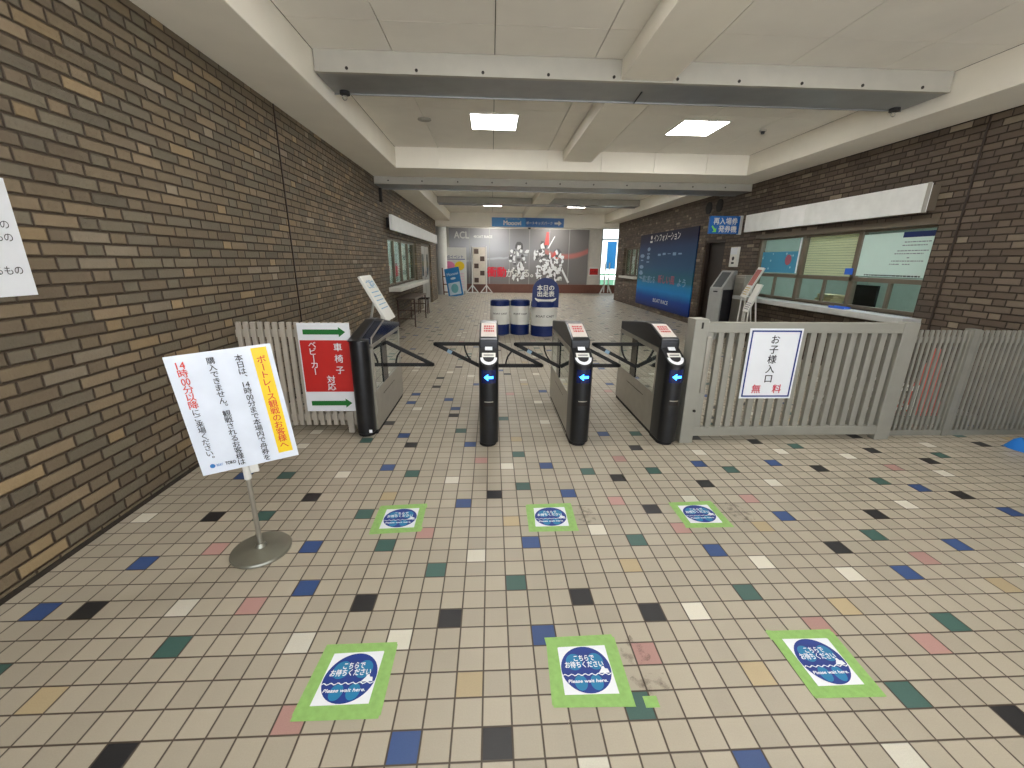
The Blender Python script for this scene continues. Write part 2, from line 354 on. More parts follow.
def build_floor():
    mats = [M_tile] + [tile_mat('floor_tile_' + n, TILE_COLS[k], 0.12) for k, n in zip('bkgwpy', ('blue', 'black', 'green', 'white', 'pink', 'sand'))]
    rnd = random.Random(3); cells = dict(SPOT); taken = set(cells)
    x0, x1, y0, y1 = -70, 110, -50, 212
    for _ in range(9000):
        c = rnd.randint(x0, x1); iy = rnd.randint(y0, y1); r = -iy - 1
        if r >= -18 and r <= 6 and not (r <= -10 and (c > 41)): continue
        if r < -18 and r > -28 and -10 < c < 14 and rnd.random() < .6: continue
        if any((r + a, c + b) in taken for a in (-1, 0, 1) for b in (-3, -2, -1, 0, 1, 2, 3)): continue
        taken.add((r, c)); cells[(r, c)] = rnd.choice('bkgwpybkgw')
    vs = []; fs = []; mi = []
    # plain tiles are long strips, coloured ones single quads
    for iy in range(y0, y1):
        r = -iy - 1; marks = sorted(c for (rr, c) in cells if rr == r and x0 <= c < x1); cur = x0
        def q(a, b, k):
            o = len(vs); vs.extend([(a * .1, iy * .1, 0), (b * .1, iy * .1, 0), (b * .1, (iy + 1) * .1, 0), (a * .1, (iy + 1) * .1, 0)]); fs.append((o, o + 1, o + 2, o + 3)); mi.append(k)
        for c in marks:
            if c > cur: q(cur, c, 0)
            q(c, c + 1, 'bkgwpy'.index(cells[(r, c)]) + 1); cur = c + 1
        if cur < x1: q(cur, x1, 0)
    mb = MB(); mb.v = vs; mb.f = fs; mb.mi = mi
    struct(mb.build('floor', mats, fix=False))
build_floor()
# ceiling with panel seams as real grooves (boards with small gaps)
def build_ceiling():
    mb = MB(); seams = [-1.38, -.66, .27, 1.20, 2.13, 3.06, 3.99, 4.74]
    for a, b in zip(seams, seams[1:]):
        y = -5.0
        ys = [-5, -3.4, -1.55, .65, 2.5, 4.45, 6.35]
        for c, d in zip(ys, ys[1:]): mb.box(a + .004, b - .004, c + .003, d - .003, ZC, ZC + .02)
        ys = [7.14, 8.7, 10.6, 12.5, 14.4, 16]
        for c, d in zip(ys, ys[1:]): mb.box(a + .004, b - .004, c + .003, d - .003, ZC, ZC + .02)
    mb.box(-7, 11, YB, YM + .5, ZC + .022, ZC + .1, 1)
    struct(mb.build('ceiling', [M_ceil, mat('seam_dark', (120, 116, 106), .9)]))
build_ceiling()
n_trim = [0]
def trim(mb, mats=None, bevel=0.006):
    n_trim[0] += 1; return struct(mb.build('trim_%d' % n_trim[0], mats or M_beam, bevel=bevel))
trim(MB().box(XL, -1.38, YB, YE, ZS, ZC))
trim(MB().box(4.74, XR, YB, YE, ZS, ZC))
def cross_beam():
    mb = MB(); seams = [-1.38, -.66, .27, 1.20, 2.13, 3.06, 3.99, 4.74]
    mb.box(-1.38, 4.74, 6.37, 7.14, ZS, ZC)
    for a, b in zip(seams, seams[1:]): mb.box(a + .003, b - .003, 6.35, 6.372, ZS, ZC)
    return mb
trim(cross_beam(), bevel=0)
trim(MB().box(1.46, 1.95, YB, 6.35, 3.15, ZC)); trim(MB().box(1.46, 1.95, 7.14, YE, 3.15, ZC))
trim(MB().box(XL, XR, YE, YE + .35, 2.8, ZC))       # lintel at the end of the hall
def screws(mb, y, z, xs):
    for x in xs: mb.cyl((x, y, z), (x, y - .006, z), .014, n=10)
    return mb
def housing(lbl, x0, x1, y0, y1, zb, zt, screwz, xs, hooks):
    t = thing('shutter_housing', lbl, 'shutter housing', loc=((x0 + x1) / 2, y0, zb))
    L = MB(); w = (x1 - x0) / 2
    L.box(-w, w, 0, .03, .012, zt - zb)
    L.build('front_plate', M_steelface, t, bevel=.003)
    MB().box(-w, w, -.012, .035, 0, .014).build('lower_lip', M_steelface, t)
    u = MB().box(-w, w, .035, y1 - y0, 0, .02); u.box(-w, w, y1 - y0, y1 - y0 + .012, -.012, .03)
    u.build('underside_plate', M_steelunder, t)
    screws(MB(), -.001, screwz - zb, [x - (x0 + x1) / 2 for x in xs]).build('screw', M_dark, t)
    if hooks:
        for sx in (-1, 1):
            h = MB().cyl((sx * (w - .12), y1 - y0 - .05, 0), (sx * (w - .12), y1 - y0 - .05, -.03), .05, n=14)
            h.build('pulley', M_rub, t)
            pts = [(sx * (w - .11) + .022 * math.cos(a), y1 - y0 - .03, -.05 + .022 * math.sin(a)) for a in [i * math.pi / 6 for i in range(13)]]
            MB().tube(pts, .005, 6).build('ring', M_stainl, t)
        MB().cyl((1.73 - (x0 + x1) / 2, 0.2, -.01), (1.75 - (x0 + x1) / 2, y1 - y0, -.01), .006, n=8).build('cable', M_rub, t)
    return t
housing('long grey steel shutter housing crossing the nearer ceiling bay', -1.37, 4.73, 3.0, 3.5, 3.137, 3.318, 3.173, [-1.08, -.45, .16, .77, 1.39, 2.0, 2.6, 3.22, 3.83, 4.44], True)
housing('grey steel shutter housing under the deep white cross beam', XL + .01, XR - .01, 7.145, 7.7, 2.87, 3.0, 2.93, [-1.7, -1.07, -.4, .25, .9, 1.55, 2.2, 2.85, 3.5, 4.15, 4.8], False)
housing('thin grey steel shutter housing in the farther ceiling bay', -1.37, 4.73, 11.9, 12.35, 3.149, 3.318, 3.2, [], False)
# ------------------------------------------------------------------ ceiling lights
def lamp(cx, cy, lbl):
    t = thing('ceiling_light', lbl, 'ceiling light', 'square panel lights in the ceiling', (cx, cy, ZC))
    w = .305; d = .32
    f = MB()
    for a in ((-w - .02, w + .02, -d - .02, -d), (-w - .02, w + .02, d, d + .02), (-w - .02, -w, -d, d), (w, w + .02, -d, d)): f.box(*a, -.012, 0.0)
    f.build('frame', M_white, t)
    MB().box(-w, w, -d, d, -.008, -.001).build('diffuser', M_panel, t)
    return t
lamp(.275, 4.92, 'lit square panel light left of the central ceiling beam in the nearer bay')
lamp(3.10, 4.94, 'lit square panel light right of the central ceiling beam in the nearer bay')
lamp(3.14, 1.57, 'lit square panel light cut by the top edge of the picture')
lamp(.28, 1.5, 'added unseen panel light above the picture, left of the beam')  # unseen lamp, added to brighten the near hall
lamp(.28, -2.2, 'added unseen panel light behind the viewpoint, left of the beam')  # this one and the next are added to raise the overall brightness
lamp(3.16, -2.2, 'added unseen panel light behind the viewpoint, right of the beam')
for _x in (.3, 3.2):
    for _y in (17.2, 18.8): lamp(_x, _y, 'added unseen panel light brightening the far lobby behind the lintel')  # out of sight, added so the lobby reads bright
lamp(.28, 9.4, 'panel light hidden above the deep cross beam, left')
lamp(3.16, 10.0, 'panel light hidden above the deep cross beam, right')
lamp(.28, 13.6, 'small far panel light left of the blue hanging banner')
lamp(3.16, 13.6, 'small far panel light above the right end of the blue banner')
o = MB().cyl((0, 0, 0), (0, 0, -.012), .09, n=28).cyl((0, 0, -.012), (0, 0, -.02), .06, n=28).build('ceiling_speaker', M_steelface); o.location = (-.66, 4.89, ZC); tag(o, 'round grey disc speaker on the ceiling left of the lit panel', 'ceiling speaker')
t = thing('smoke_detector', 'tiny grey sensor on the ceiling right of the lit panel', 'smoke detector', loc=(4.07, 4.95, ZC))
MB().cyl((0, 0, 0), (0, 0, -.02), .045, n=20).build('base', M_steelface, t); MB().cyl((0, 0, -.02), (0, 0, -.05), .03, .022, n=20).build('sensor_head', M_ink, t)
# ------------------------------------------------------------------ far lobby
def lobby():
    wl = MB().box(-7, -6.9, YE, YM + .1, 0, ZC).build('wall_lobby_left', M_white); struct(wl)
    struct(MB().box(10.9, 11, YE, YM + .1, 0, ZC).build('wall_lobby_right', M_white))
    struct(MB().box(-7, XL - .22, YE - .1, YE, 0, ZC).box(XR + .22, 11, YE - .1, YE, 0, ZC).build('wall_lobby_front', M_brickE))
    b = MB().box(-7, -1.8, YM, YM + .1, 0, ZC).box(-1.8, 4.98, YM + .02, YM + .1, 0, .42).box(-1.8, 4.98, YM + .02, YM + .1, 3.0, ZC).box(4.98, 5.62, YM, YM + .1, 0, ZC)
    b.box(5.62, 8.4, YM, YM + .1, 0, .4).box(5.62, 8.4, YM, YM + .1, 3.05, ZC).box(8.4, 11, YM, YM + .1, 0, ZC)
    struct(b.build('wall_back', mat('lobby_wall_cream', (206, 202, 192), .7)))
    struct(MB().box(-2.0, 5.0, YM - .14, YM + .02, 0, .42).box(5.0, 8.4, YM - .06, YM, 0, .42).build('baseboard_back', mat('maroon_brown_stone', (112, 72, 58), .35, var=.1), bevel=.006))
    w = MB()
    for x in (5.62, 6.5, 7.4, 8.35): w.box(x, x + .05, YM, YM + .08, .4, 3.05)
    w.box(5.62, 8.4, YM, YM + .08, 2.55, 2.6)
    f = w.build('window_4', M_alu); struct(f)
    MB().box(5.67, 8.35, YM + .04, YM + .046, .4, 3.05).build('pane', M_glass, f)
    for x in (-2.25, ):
        struct(MB().cyl((x + .2, 18.3, 0), (x + .2, 18.3, ZC), .27, n=28).build('trim_20', M_white, smooth=True))
    # mural: seven printed glass panels
    t = thing('mural', 'wide grey mural with white armoured figures on the far back wall', 'mural', loc=(1.6, YM - .035, .42))
    m = bpy.data.materials.new('grey_mural_print'); k = NT(m)
    sep = k.new('ShaderNodeSeparateXYZ'); k.l.new(k.obj(), sep.inputs[0])
    X = sep.outputs['X']; Z = sep.outputs['Z']
    f = k.noise(k.obj(), 1.2, 5)
    hz = k.m('MULTIPLY', k.m('SUBTRACT', 1.35, k.m('ABSOLUTE', k.m('SUBTRACT', Z, 1.6))), .6, clamp=True)
    lft = k.m('MULTIPLY', k.m('SUBTRACT', 2.4, X), .22, clamp=True)
    base = k.mix(k.m('MULTIPLY', hz, lft), srgb(128, 124, 122), srgb(196, 199, 206))
    # light swell lines of water on the left half
    wv = k.m('ABSOLUTE', k.m('SUBTRACT', k.m('ADD', Z, k.m('MULTIPLY', f, .35)), k.m('ADD', 1.5, k.m('MULTIPLY', X, .1))))
    wl_ = k.m('MULTIPLY', k.m('SUBTRACT', .07, wv), 14.0, clamp=True)
    left = k.m('LESS_THAN', X, .4)
    base = k.mix(k.m('MULTIPLY', k.m('MULTIPLY', wl_, left), .6), base, srgb(214, 218, 224))
    # pale red sweep on the right
    sw = k.m('ABSOLUTE', k.m('SUBTRACT', Z, k.m('ADD', 1.33, k.m('MULTIPLY', k.m('POWER', k.m('SUBTRACT', X, 2.25), 2.0), .22))))
    red = k.m('MULTIPLY', k.m('SUBTRACT', .16, sw), 10.0, clamp=True)
    rr = k.m('GREATER_THAN', X, 1.25)
    base = k.mix(k.m('MULTIPLY', k.m('MULTIPLY', red, rr), .75), base, srgb(208, 122, 112))
    k.put(k.b.inputs['Base Color'], base); k.b.inputs['Roughness'].default_value = .25
    xs = [-1.8, -.83, .14, 1.11, 2.08, 3.05, 4.02, 4.98]
    for a, b_ in zip(xs, xs[1:]): MB().box(a - 1.6 + .012, b_ - 1.6 - .012, 0, .02, 0, 2.58).build('printed_panel', m, t)
    g = MB()
    for x in xs: g.box(x - 1.6 - .014, x - 1.6 + .014, -.012, .02, 0, 2.58)
    g.build('panel_joint', M_alu, t)
    w = MB(); z = .012
    # lettering in the mural plane: local frame
    L = bpy.data.objects.new('lettering', None)
    tx = MB()
    def T(mb, mi):  # map x,y,z(front) -> x,-z,y
        pass
    a = MB(); htext(a, 'ACL', -2.8, 2.27, .36, .03, bold=.03, width=.72); htext(a, '・', -2.2, 2.2, .2, .03); htext(a, 'BOAT RACE', -1.75, 2.2, .14, .03, bold=.03, width=.85)
    rd = random.Random(5)
    htext(a, 'がある。', .02, .52, .36, .03, bold=.03, width=1.35); htext(a, '01', 2.0, .28, .22, .03, bold=.03)
    r_ = MB(); htext(r_, '衝動', -1.12, .56, .42, .03, bold=.035, width=.95)
    def flip(mb): mb.v = [(x, -z_, y) for x, y, z_ in mb.v]; return mb
    flip(a).build('white_lettering', M_white, t, fix=False); flip(r_).build('red_lettering', M_pinkred, t, fix=False)
    # abstract armoured figures: patches of white and dark grey
    fw = MB(); fd = MB()
    def figure(cx, base, h, lean):
        def blob(x, y, rx, ry, mb, n=9, j=.35, z=.022):
            pts = []
            for i in range(n):
                q = 2 * math.pi * i / n; k2 = 1 + rd.uniform(-j, j)
                pts.append((x + lean * (y - base) + rx * k2 * math.cos(q), y + ry * k2 * math.sin(q), z))
            mb.add(pts, [tuple(range(n))])
        blob(cx, base + h * .9, .17, .19, fd, z=.02); blob(cx - .02, base + h * .88, .10, .13, fw, z=.024)
        for i in range(60):
            q = rd.random(); yy = base + h * (.05 + .75 * q); wd = .42 if q > .55 else .3
            mbx = fw if rd.random() < .62 else fd
            blob(cx + rd.uniform(-wd, wd), yy, rd.uniform(.03, .11), rd.uniform(.03, .13), mbx, z=.022 + .0003 * i + (.004 if mbx is fw else 0))
    figure(-.05, .1, 1.85, .02); figure(1.15, .05, 2.0, .0); figure(1.75, .1, 1.6, .05)
    fw.add([(1.95, .9, .03), (2.06, .9, .03), (2.5, .1, .03), (2.4, .08, .03)], [(0, 1, 2, 3)])
    fw.add([(1.35, 1.7, .03), (1.42, 1.7, .03), (1.72, 2.25, .03), (1.68, 2.27, .03)], [(0, 1, 2, 3)])
    rp = MB(); rp.add([(1.2, 1.85, .031), (1.42, 1.85, .031), (1.4, 2.45, .031), (1.3, 2.45, .031)], [(0, 1, 2, 3)]); rp.add([(1.55, 1.3, .031), (1.9, 1.2, .031), (1.72, 1.6, .031)], [(0, 1, 2)])
    flip(fw).build('figure_highlights', mat('figure_white', (238, 240, 240), .4), t, fix=False); flip(fd).build('figure_shadows', mat('figure_grey', (92, 90, 92), .4), t, fix=False)
    flip(rp).build('red_flame', mat('flame_red', (214, 92, 88), .4), t, fix=False)
lobby()
# outdoor things seen through the far window
o = thing('outdoor_banner', 'blue banner outside the far right window', 'banner', loc=(6.85, 22.2, 0)); MB().box(-.24, .24, 0, .03, 1.15, 2.6).build('cloth', M_sky, o)
for x in (-.26, .26): MB().cyl((x, .015, 0), (x, .015, 2.65), .02, n=10).build('pole', M_white, o)
struct(MB().box(-20, 25, 21.2, 45, -.1, -.01).build('ground', mat('pale_paving', (176, 178, 172), .8)))
o = MB().box(-1.5, 3, 0, .2, -.01, .5).box(-1.5, 3, 0, .2, .75, .85).build('garden_rail', mat('grass_green', (120, 170, 140), .7)); o.location = (6.2, 24, 0); tag(o, 'pale green low rail outside the far right window', 'rail')
# red bordered notice
def sheet(name, lbl, cat, origin, fr, w, h, base, t=.004, group=None):
    th = thing(name, lbl, cat, group, mtx=frame(origin, *fr))
    MB().box(-w / 2, w / 2, -h / 2, h / 2, -t, 0).build('panel', base, th)
    return th
s = sheet('notice', 'small red notice with white border on the far cream wall', 'notice', (5.32, YM - .012, 1.05), FACE_Y, .5, .4, M_white)
MB().rect(-.21, .21, -.15, .15, .003).build('red_field', M_red, s); a = MB(); htext(a, '立入禁止', 0, 0, .09, .005, bold=.02); a.build('lettering', mat('dark_red_ink', (120, 24, 26), .5), s)
# poster board, A-frame, pegboard rack, barrier stand
s = thing('poster_board', 'large white poster board with pink and yellow circles behind the blue sign', 'poster board', mtx=frame((-1.58, 18.45, 1.05), *FACE_Y))
MB().box(-.66, .66, -1.03, 1.03, -.05, 0).build('panel', M_white, s, bevel=.004)
a = MB(); htext(a, '本日のイベント', 0, .62, .12, .004, bold=.02, width=1.05); a.rect(-.6, .6, .5, .53, .003); a.build('blue_lettering', M_blue, s)
MB().rect(-.62, -.2, .02, .42, .003).disc((-.15, .22), .28, .2, .004).build('pink_patch', mat('pink_print', (226, 130, 170), .5), s)
MB().disc((.35, .22), .22, .2, .005).build('yellow_patch', M_yel, s)
a = MB()
for i in range(6): a.rect(-.1, .55, -.15 - i * .12, -.1 - i * .12, .004)
a.build('text_line', mat('pale_pink_print', (226, 200, 208), .5), s)
MB().box(-.6, -.54, -1.05, -.9, -.3, .2).box(.54, .6, -1.05, -.9, -.3, .2).build('foot', M_alu, s)
pts = []
t = thing('a_frame_sign', 'leaning blue A-frame sign on the floor before the white poster board', 'A-frame sign', loc=(-1.42, 17.3, 0))
def tilt_panel(parent, w, h, lean, mats, name, z0=.0, t=.02, y0=0):
    return None
up = Vector((-.2, .28, 1.15)).normalized(); rt_ = Vector((1, -.15, 0)); rt_ = (rt_ - up * rt_.dot(up)).normalized()
fr = frame((-1.42, 17.3, .6), rt_, up)
def child_at(o, parent, mtx): o.parent = parent; o.matrix_parent_inverse = parent.matrix_world.inverted(); o.matrix_world = mtx; return o
bpy.context.view_layer.update()
child_at(MB().box(-.33, .33, -.62, .62, -.02, 0).build('panel', M_sky, bevel=.003), t, fr)
a = MB().rect(-.26, .26, -.55, -.02, .003); a.disc((0, .16), .12, .05, .003); htext(a, 'Mooovi', 0, .36, .15, .004, bold=.02, width=.5); child_at(a.build('white_print', mat('pale_print', (206, 228, 240), .5)), t, fr)
child_at(MB().disc((0, -.28), .16, .2, .006).build('figure_print', mat('aqua_print', (120, 190, 200), .5)), t, fr)
fr2 = frame((-1.62, 17.7, .6), (1, -.15, 0), (0, -.25, 1.17))
b = MB()
for x in (-.33, .29): b.box(x, x + .04, -.6, .6, -.02, .02)
for y in (-.5, -.15, .2): b.box(-.33, .33, y, y + .04, -.02, .02)
child_at(b.build('rear_frame', mat('brown_wood', (128, 88, 66), .6)), t, fr2)
t = thing('display_rack', 'white pegboard rack with five brown squares near the mural', 'display rack', loc=(-.35, 19.2, 0))
MB().box(-.3, .3, -.02, .02, .42, 2.12).build('pegboard', mat('rack_cream', (214, 206, 192), .6), t, bevel=.003)
MB().cyl((-.34, 0, .05), (-.34, 0, 2.16), .03, n=12).build('post', M_white, t); MB().cyl((.34, 0, .05), (.34, 0, 2.16), .03, n=12).build('post', M_white, t)
for i in range(5): MB().box(-.24 if i % 2 == 0 else .04, -.03 if i % 2 == 0 else .25, -.05, -.02, 1.82 - i * .33, 2.04 - i * .33).build('brown_square', mat('dark_brown_card', (78, 60, 52), .6), t)
for x in (-.34, .34):
    b = MB()
    b.bar((x - .3, -.02, .0), (x, -.02, .38), .05, .03, (0, 1, 0)); b.bar((x + .3, -.02, .0), (x, -.02, .38), .05, .03, (0, 1, 0)); b.box(x - .3, x + .3, -.04, .0, 0, .05)
    b.build('foot', M_white, t)
t = thing('barrier_stand', 'white twin-pole stand with splayed foot by the far bright window', 'barrier stand', loc=(5.75, 18.8, 0))
for x in (-.1, .1): MB().cyl((x, 0, .1), (x, 0, 1.5), .03, n=10).build('pole', M_white, t)
b = MB().bar((-.3, 0, 0.0), (-.1, 0, .45), .06, .04, (0, 1, 0)); b.bar((.3, 0, 0), (.1, 0, .45), .06, .04, (0, 1, 0)); b.box(-.3, .3, -.1, .1, 0, .05); b.build('foot', M_white, t)
# blue banner on the lintel
s = sheet('overhead_banner', 'long blue banner with white arrow on the far lintel', 'banner', (1.68, YE - .012, 2.98), FACE_Y, 2.86, .34, M_sky, .02)
MB().rect(-.1, 1.42, -.165, .165, .001).build('darker_half', mat('banner_mid_blue', (24, 96, 168), .4), s)
a = MB(); htext(a, 'Mooovi', -.62, -.02, .2, .004, bold=.03, width=.7); htext(a, 'ボートレース', -.62, .125, .06, .004, bold=.01, width=.55); htext(a, 'ボートキッズパーク', .45, -.02, .1, .004, bold=.02, width=1.05)
arrow(a, 1.05, 1.34, -.02, .2, .004, head=.45, shaft=.35); a.build('lettering', M_white, s)
o = MB().cyl((0, 0, 0), (0, 0, -.06), .06, .045, n=16).build('dome_camera', M_ink); o.location = (1.75, 16.1, 2.8); tag(o, 'small black dome camera under the far lintel', 'camera')
# ------------------------------------------------------------------ left wall: window, door, canopy, sill, table
def left_window():
    w = MB()
    x = XL - .12
    w.box(x, x + .05, 7.9, 11.4, .93, .98).box(x, x + .05, 7.9, 11.4, 1.92, 1.98)
    for y in (7.9, 8.72, 9.55, 10.4, 11.34): w.box(x, x + .06, y, y + .06, .93, 1.98)
    f = struct(w.build('window_2', M_bronze))
    MB().box(x + .02, x + .026, 7.9, 11.4, .95, 1.95).build('pane', M_glass, f)
    cm = backlit_mat('pale_green_curtain', (222, 236, 228))
    c = MB()
    for i in range(30):
        y = 7.9 + i * 3.5 / 30; c.box(x - .06 - .02 * (i % 2), x - .05 - .02 * (i % 2), y, y + 3.5 / 30, .93, 1.98)
    c.build('curtain', cm, f)
    for yy in (8.6, 10.3):
        t_ = thing('curtain_backlight', 'added unseen lamp lighting the left window curtains from behind', 'ceiling light', 'added lamps behind the left window', (XL - .85, yy, 2.45))  # added light source so the curtains glow through
        MB().box(-.16, .16, -.5, .5, -.05, 0).build('frame', M_white, t_); MB().box(-.14, .14, -.48, .48, -.06, -.05).build('diffuser', M_opanel, t_)
    for y in (8.1, 9.0): MB().box(x - .03, x - .028, y + .02, y + .45, 1.1, 1.42).build('pink_poster', mat('pink_poster_print', (232, 120, 128), .6), f)
    struct(MB().box(XL - 1.5, XL - 1.45, 7.5, 11.8, 0, 2.5).box(XL - 1.5, XL - .22, 7.45, 7.5, 0, 2.5).box(XL - 1.5, XL - .22, 11.8, 11.85, 0, 2.5).box(XL - 1.5, XL - .22, 7.45, 11.85, 2.45, 2.5).build('wall_left_room', M_white))
    s_ = struct(MB().box(XL - .2, XL + .25, 7.75, 11.9, .84, .93).build('trim_21', mat('sill_white', (206, 204, 196), .5), bevel=.005))
left_window()
t = thing('canopy_signboard', 'blank white signboard box above the left service window', 'signboard', loc=(XL, 7.75, 2.1))
MB().box(.1, .16, 0, 7.4, 0, .3).build('face', mat('blank_sign_white', (234, 236, 234), .4), t, bevel=.004)
for y in (.15, 2.5, 5, 7.1): MB().box(0, .1, y, y + .05, .05, .25).build('bracket', M_dark, t)
def left_door():
    f = MB().box(XL - .12, XL - .04, 12.3, 12.38, 0, 2.03).box(XL - .12, XL - .04, 14.32, 14.4, 0, 2.03).box(XL - .12, XL - .04, 12.3, 14.4, 1.96, 2.03)
    f = struct(f.build('door_2', M_bronze))
    for y in (12.4, 13.37):
        d = MB().box(XL - .1, XL - .06, y, y + .93, 0, 1.95).build('door_leaf', M_alu, f, bevel=.004)
        MB().box(XL - .06, XL - .058, y + .3, y + .66, 1.0, 1.7).build('pane', M_glass, d)
        MB().cyl((XL - .02, y + .85, .95), (XL - .02, y + .85, 1.15), .012, n=8).build('handle', M_stainl, d)
left_door()
t = thing('display_table', 'long dark table with thin brown legs below the left window', 'table', loc=(XL + .22, 9.08, 0))
MB().box(-.2, .24, -.85, .85, .62, .66).build('table_top', mat('dark_walnut_top', (86, 74, 64), .4), t, bevel=.004)
lm = mat('rusty_brown_metal', (70, 50, 42), .5)
for x in (-.17, .21):
    for y in (-.8, .8): MB().box(x - .015, x + .015, y - .015, y + .015, 0, .62).build('leg', lm, t)
for y in (-.8, .8): MB().box(-.17, .21, y - .01, y + .01, .18, .2).box(-.17, .21, y - .01, y + .01, .38, .4).build('stretcher', lm, t)
MB().box(-.18, -.16, -.8, .8, .3, .32).build('rear_rail', lm, t)
t = thing('stool', 'dark slim stool beyond the long table at the left wall', 'stool', loc=(-1.75, 10.9, 0))
MB().box(-.16, .16, -.16, .16, .42, .46).build('seat', M_dark, t)
for x in (-.13, .13):
    for y in (-.13, .13): MB().cyl((x, y, 0), (x * .9, y * .9, .42), .013, n=8).build('leg', lm, t)
# leaning poster stand behind the left ticket gate
def poster_stand(name, lbl, top, bot, ydir, h, wid, face, prints, legs):
    top = Vector(top); bot = Vector(bot); up_ = (top - bot).normalized(); mid = (top + bot) / 2
    th = thing(name, lbl, 'sign stand', loc=(bot.x, bot.y, 0)); bpy.context.view_layer.update()
    m = frame(mid, (0, ydir, 0), up_); H = (top - bot).length
    child_at(MB().box(-wid / 2, wid / 2, -H / 2, H / 2, -.03, 0).build('panel', M_white, bevel=.004), th, m)
    for nm, mt_, fn in prints:
        a_ = MB(); fn(a_, wid, H); child_at(a_.build(nm, mt_), th, m)
    for l in legs:
        child_at(MB().cyl(Vector(l[0]) - Vector((bot.x, bot.y, 0)), Vector(l[1]) - Vector((bot.x, bot.y, 0)), .014, n=8).build('leg', M_white), th, Matrix.Translation((bot.x, bot.y, 0)))
    return th
def pr1(a, w, h): htext(a, 'ご案内', 0, h * .3, .09, .004, bold=.02); [a.rect(-w * .35, w * .35, h * (.12 - .09 * i), h * (.14 - .09 * i), .003) for i in range(5)]
poster_stand('leaning_sign', 'slanted white sign stand rising behind the leftmost ticket gate', (-1.19, 3.4, 1.33), (-.93, 3.4, .84), 1, .5, .42, None,
             [('blue_print', mat('pale_blue_ink', (120, 168, 200), .5), pr1)],
             [((-1.0, 3.25, .95), (-1.02, 3.2, 0)), ((-1.0, 3.55, .95), (-1.02, 3.6, 0)), ((-1.1, 3.4, 1.1), (-1.38, 3.4, 0))])
def pr2(a, w, h): a.rect(-w * .42, w * .42, -h * .1, h * .42, .003)
def pr3(a, w, h): [a.rect(-w * .4, w * .4, h * (-.2 - .07 * i), h * (-.17 - .07 * i), .003) for i in range(4)]
poster_stand('leaning_sign', 'slanted red and white poster stand before the service window', (5.2, 6.2, 1.45), (4.98, 6.28, .9), -1, .6, .2, None,
             [('red_print', mat('brick_red_ink', (168, 92, 84), .5), pr2), ('yellow_print', mat('dull_yellow_ink', (200, 176, 110), .5), pr3)],
             [((5.0, 6.2, 1.0), (4.98, 6.18, 0)), ((5.0, 6.32, 1.0), (4.98, 6.35, 0)), ((5.1, 6.26, 1.1), (5.28, 6.26, 0))])
poster_stand('leaning_sign', 'lower white slanted board in front of the red poster stand', (5.05, 5.94, 1.16), (4.9, 6.0, .66), -1, .6, .18, None,
             [('grey_print', M_greyink, pr3)],
             [((4.93, 5.94, .72), (4.93, 5.92, 0)), ((4.93, 6.03, .72), (4.93, 6.05, 0)), ((5.03, 5.97, 1.0), (5.2, 5.97, 0))])
# ------------------------------------------------------------------ right wall: info poster, doorway, kiosk, signs
def grad_mat():
    m = bpy.data.materials.new('information_poster_print'); k = NT(m)
    sep = k.new('ShaderNodeSeparateXYZ'); k.l.new(k.obj(), sep.inputs[0]); Yv = k.m('ADD', sep.outputs['Y'], k.m('MULTIPLY', k.m('SUBTRACT', k.noise(k.obj(), 1.5, 4), .5), .12))
    r = k.new('ShaderNodeValToRGB'); k.l.new(k.m('DIVIDE', k.m('ADD', Yv, 1.12), 2.24), r.inputs[0])
    st = [(0, (16, 36, 96)), (.14, (18, 66, 150)), (.24, (30, 130, 196)), (.33, (36, 128, 180)), (.38, (40, 104, 120)), (.55, (44, 84, 118)), (.8, (36, 62, 98)), (.9, (18, 26, 60)), (1, (14, 18, 44))]
    e = r.color_ramp.elements
    while len(e) < len(st): e.new(.5)
    for a, (p_, c) in zip(e, st): a.position = p_; a.color = srgb(*c)
    k.l.new(r.outputs[0], k.b.inputs['Base Color']); k.b.inputs['Roughness'].default_value = .35; k.b.inputs['Specular IOR Level'].default_value = .12
    return m
s = thing('information_poster', 'tall dark blue information poster on the right brick wall', 'poster', mtx=frame((XR - .03, 11.15, 1.27), *FACE_R))
MB().box(-2.06, 2.06, -1.12, 1.12, -.028, 0).build('panel', grad_mat(), s, bevel=.003)
a = MB(); htext(a, 'インフォメーション', .1, .96, .2, .004, bold=.02, width=1.9); a.disc((-1.05, 1.0), .07, .06, .004); a.rect(-1.15, -.95, .84, .9, .004)
htext(a, 'BOAT RACE', .15, -.88, .13, .004, bold=.02, width=1.15); a.build('white_lettering', M_white, s)
a = MB(); rd = random.Random(2)
for x in [(-1.75, .35), (-1.75, .0), (-1.2, .55), (-1.2, .3), (-1.75, -.2)]: a.disc((x[0], x[1] + .1), rd.uniform(.12, .2), .06, .003); a.rect(x[0] - .12, x[0] + .12, x[1] - .06, x[1] - .02, .003)
for i in range(5): a.rect(-.4 + i * .36, -.18 + i * .36, .44 + .02 * (i % 3), .5 + .02 * (i % 2), .003)
htext(a, '一緒に感じる', -1.1, -.28, .2, .004, bold=.02, width=1.3); htext(a, 'よう', 1.45, -.28, .2, .004, bold=.02, width=.5); a.build('faint_print', mat('faint_poster_ink', (130, 160, 190), .5), s)
a = MB(); htext(a, '新しい風', .4, -.24, .22, .004, bold=.02, width=1.2); a.build('red_lettering', mat('muted_red_ink', (160, 80, 100), .5), s)
f = struct(MB().box(XR + .02, XR + .1, 7.85, 7.9, 0, 2.03).box(XR + .02, XR + .1, 8.7, 8.75, 0, 2.03).box(XR + .02, XR + .1, 7.85, 8.75, 1.97, 2.03).build('door_1', mat('dark_brown_frame', (54, 42, 34), .5)))
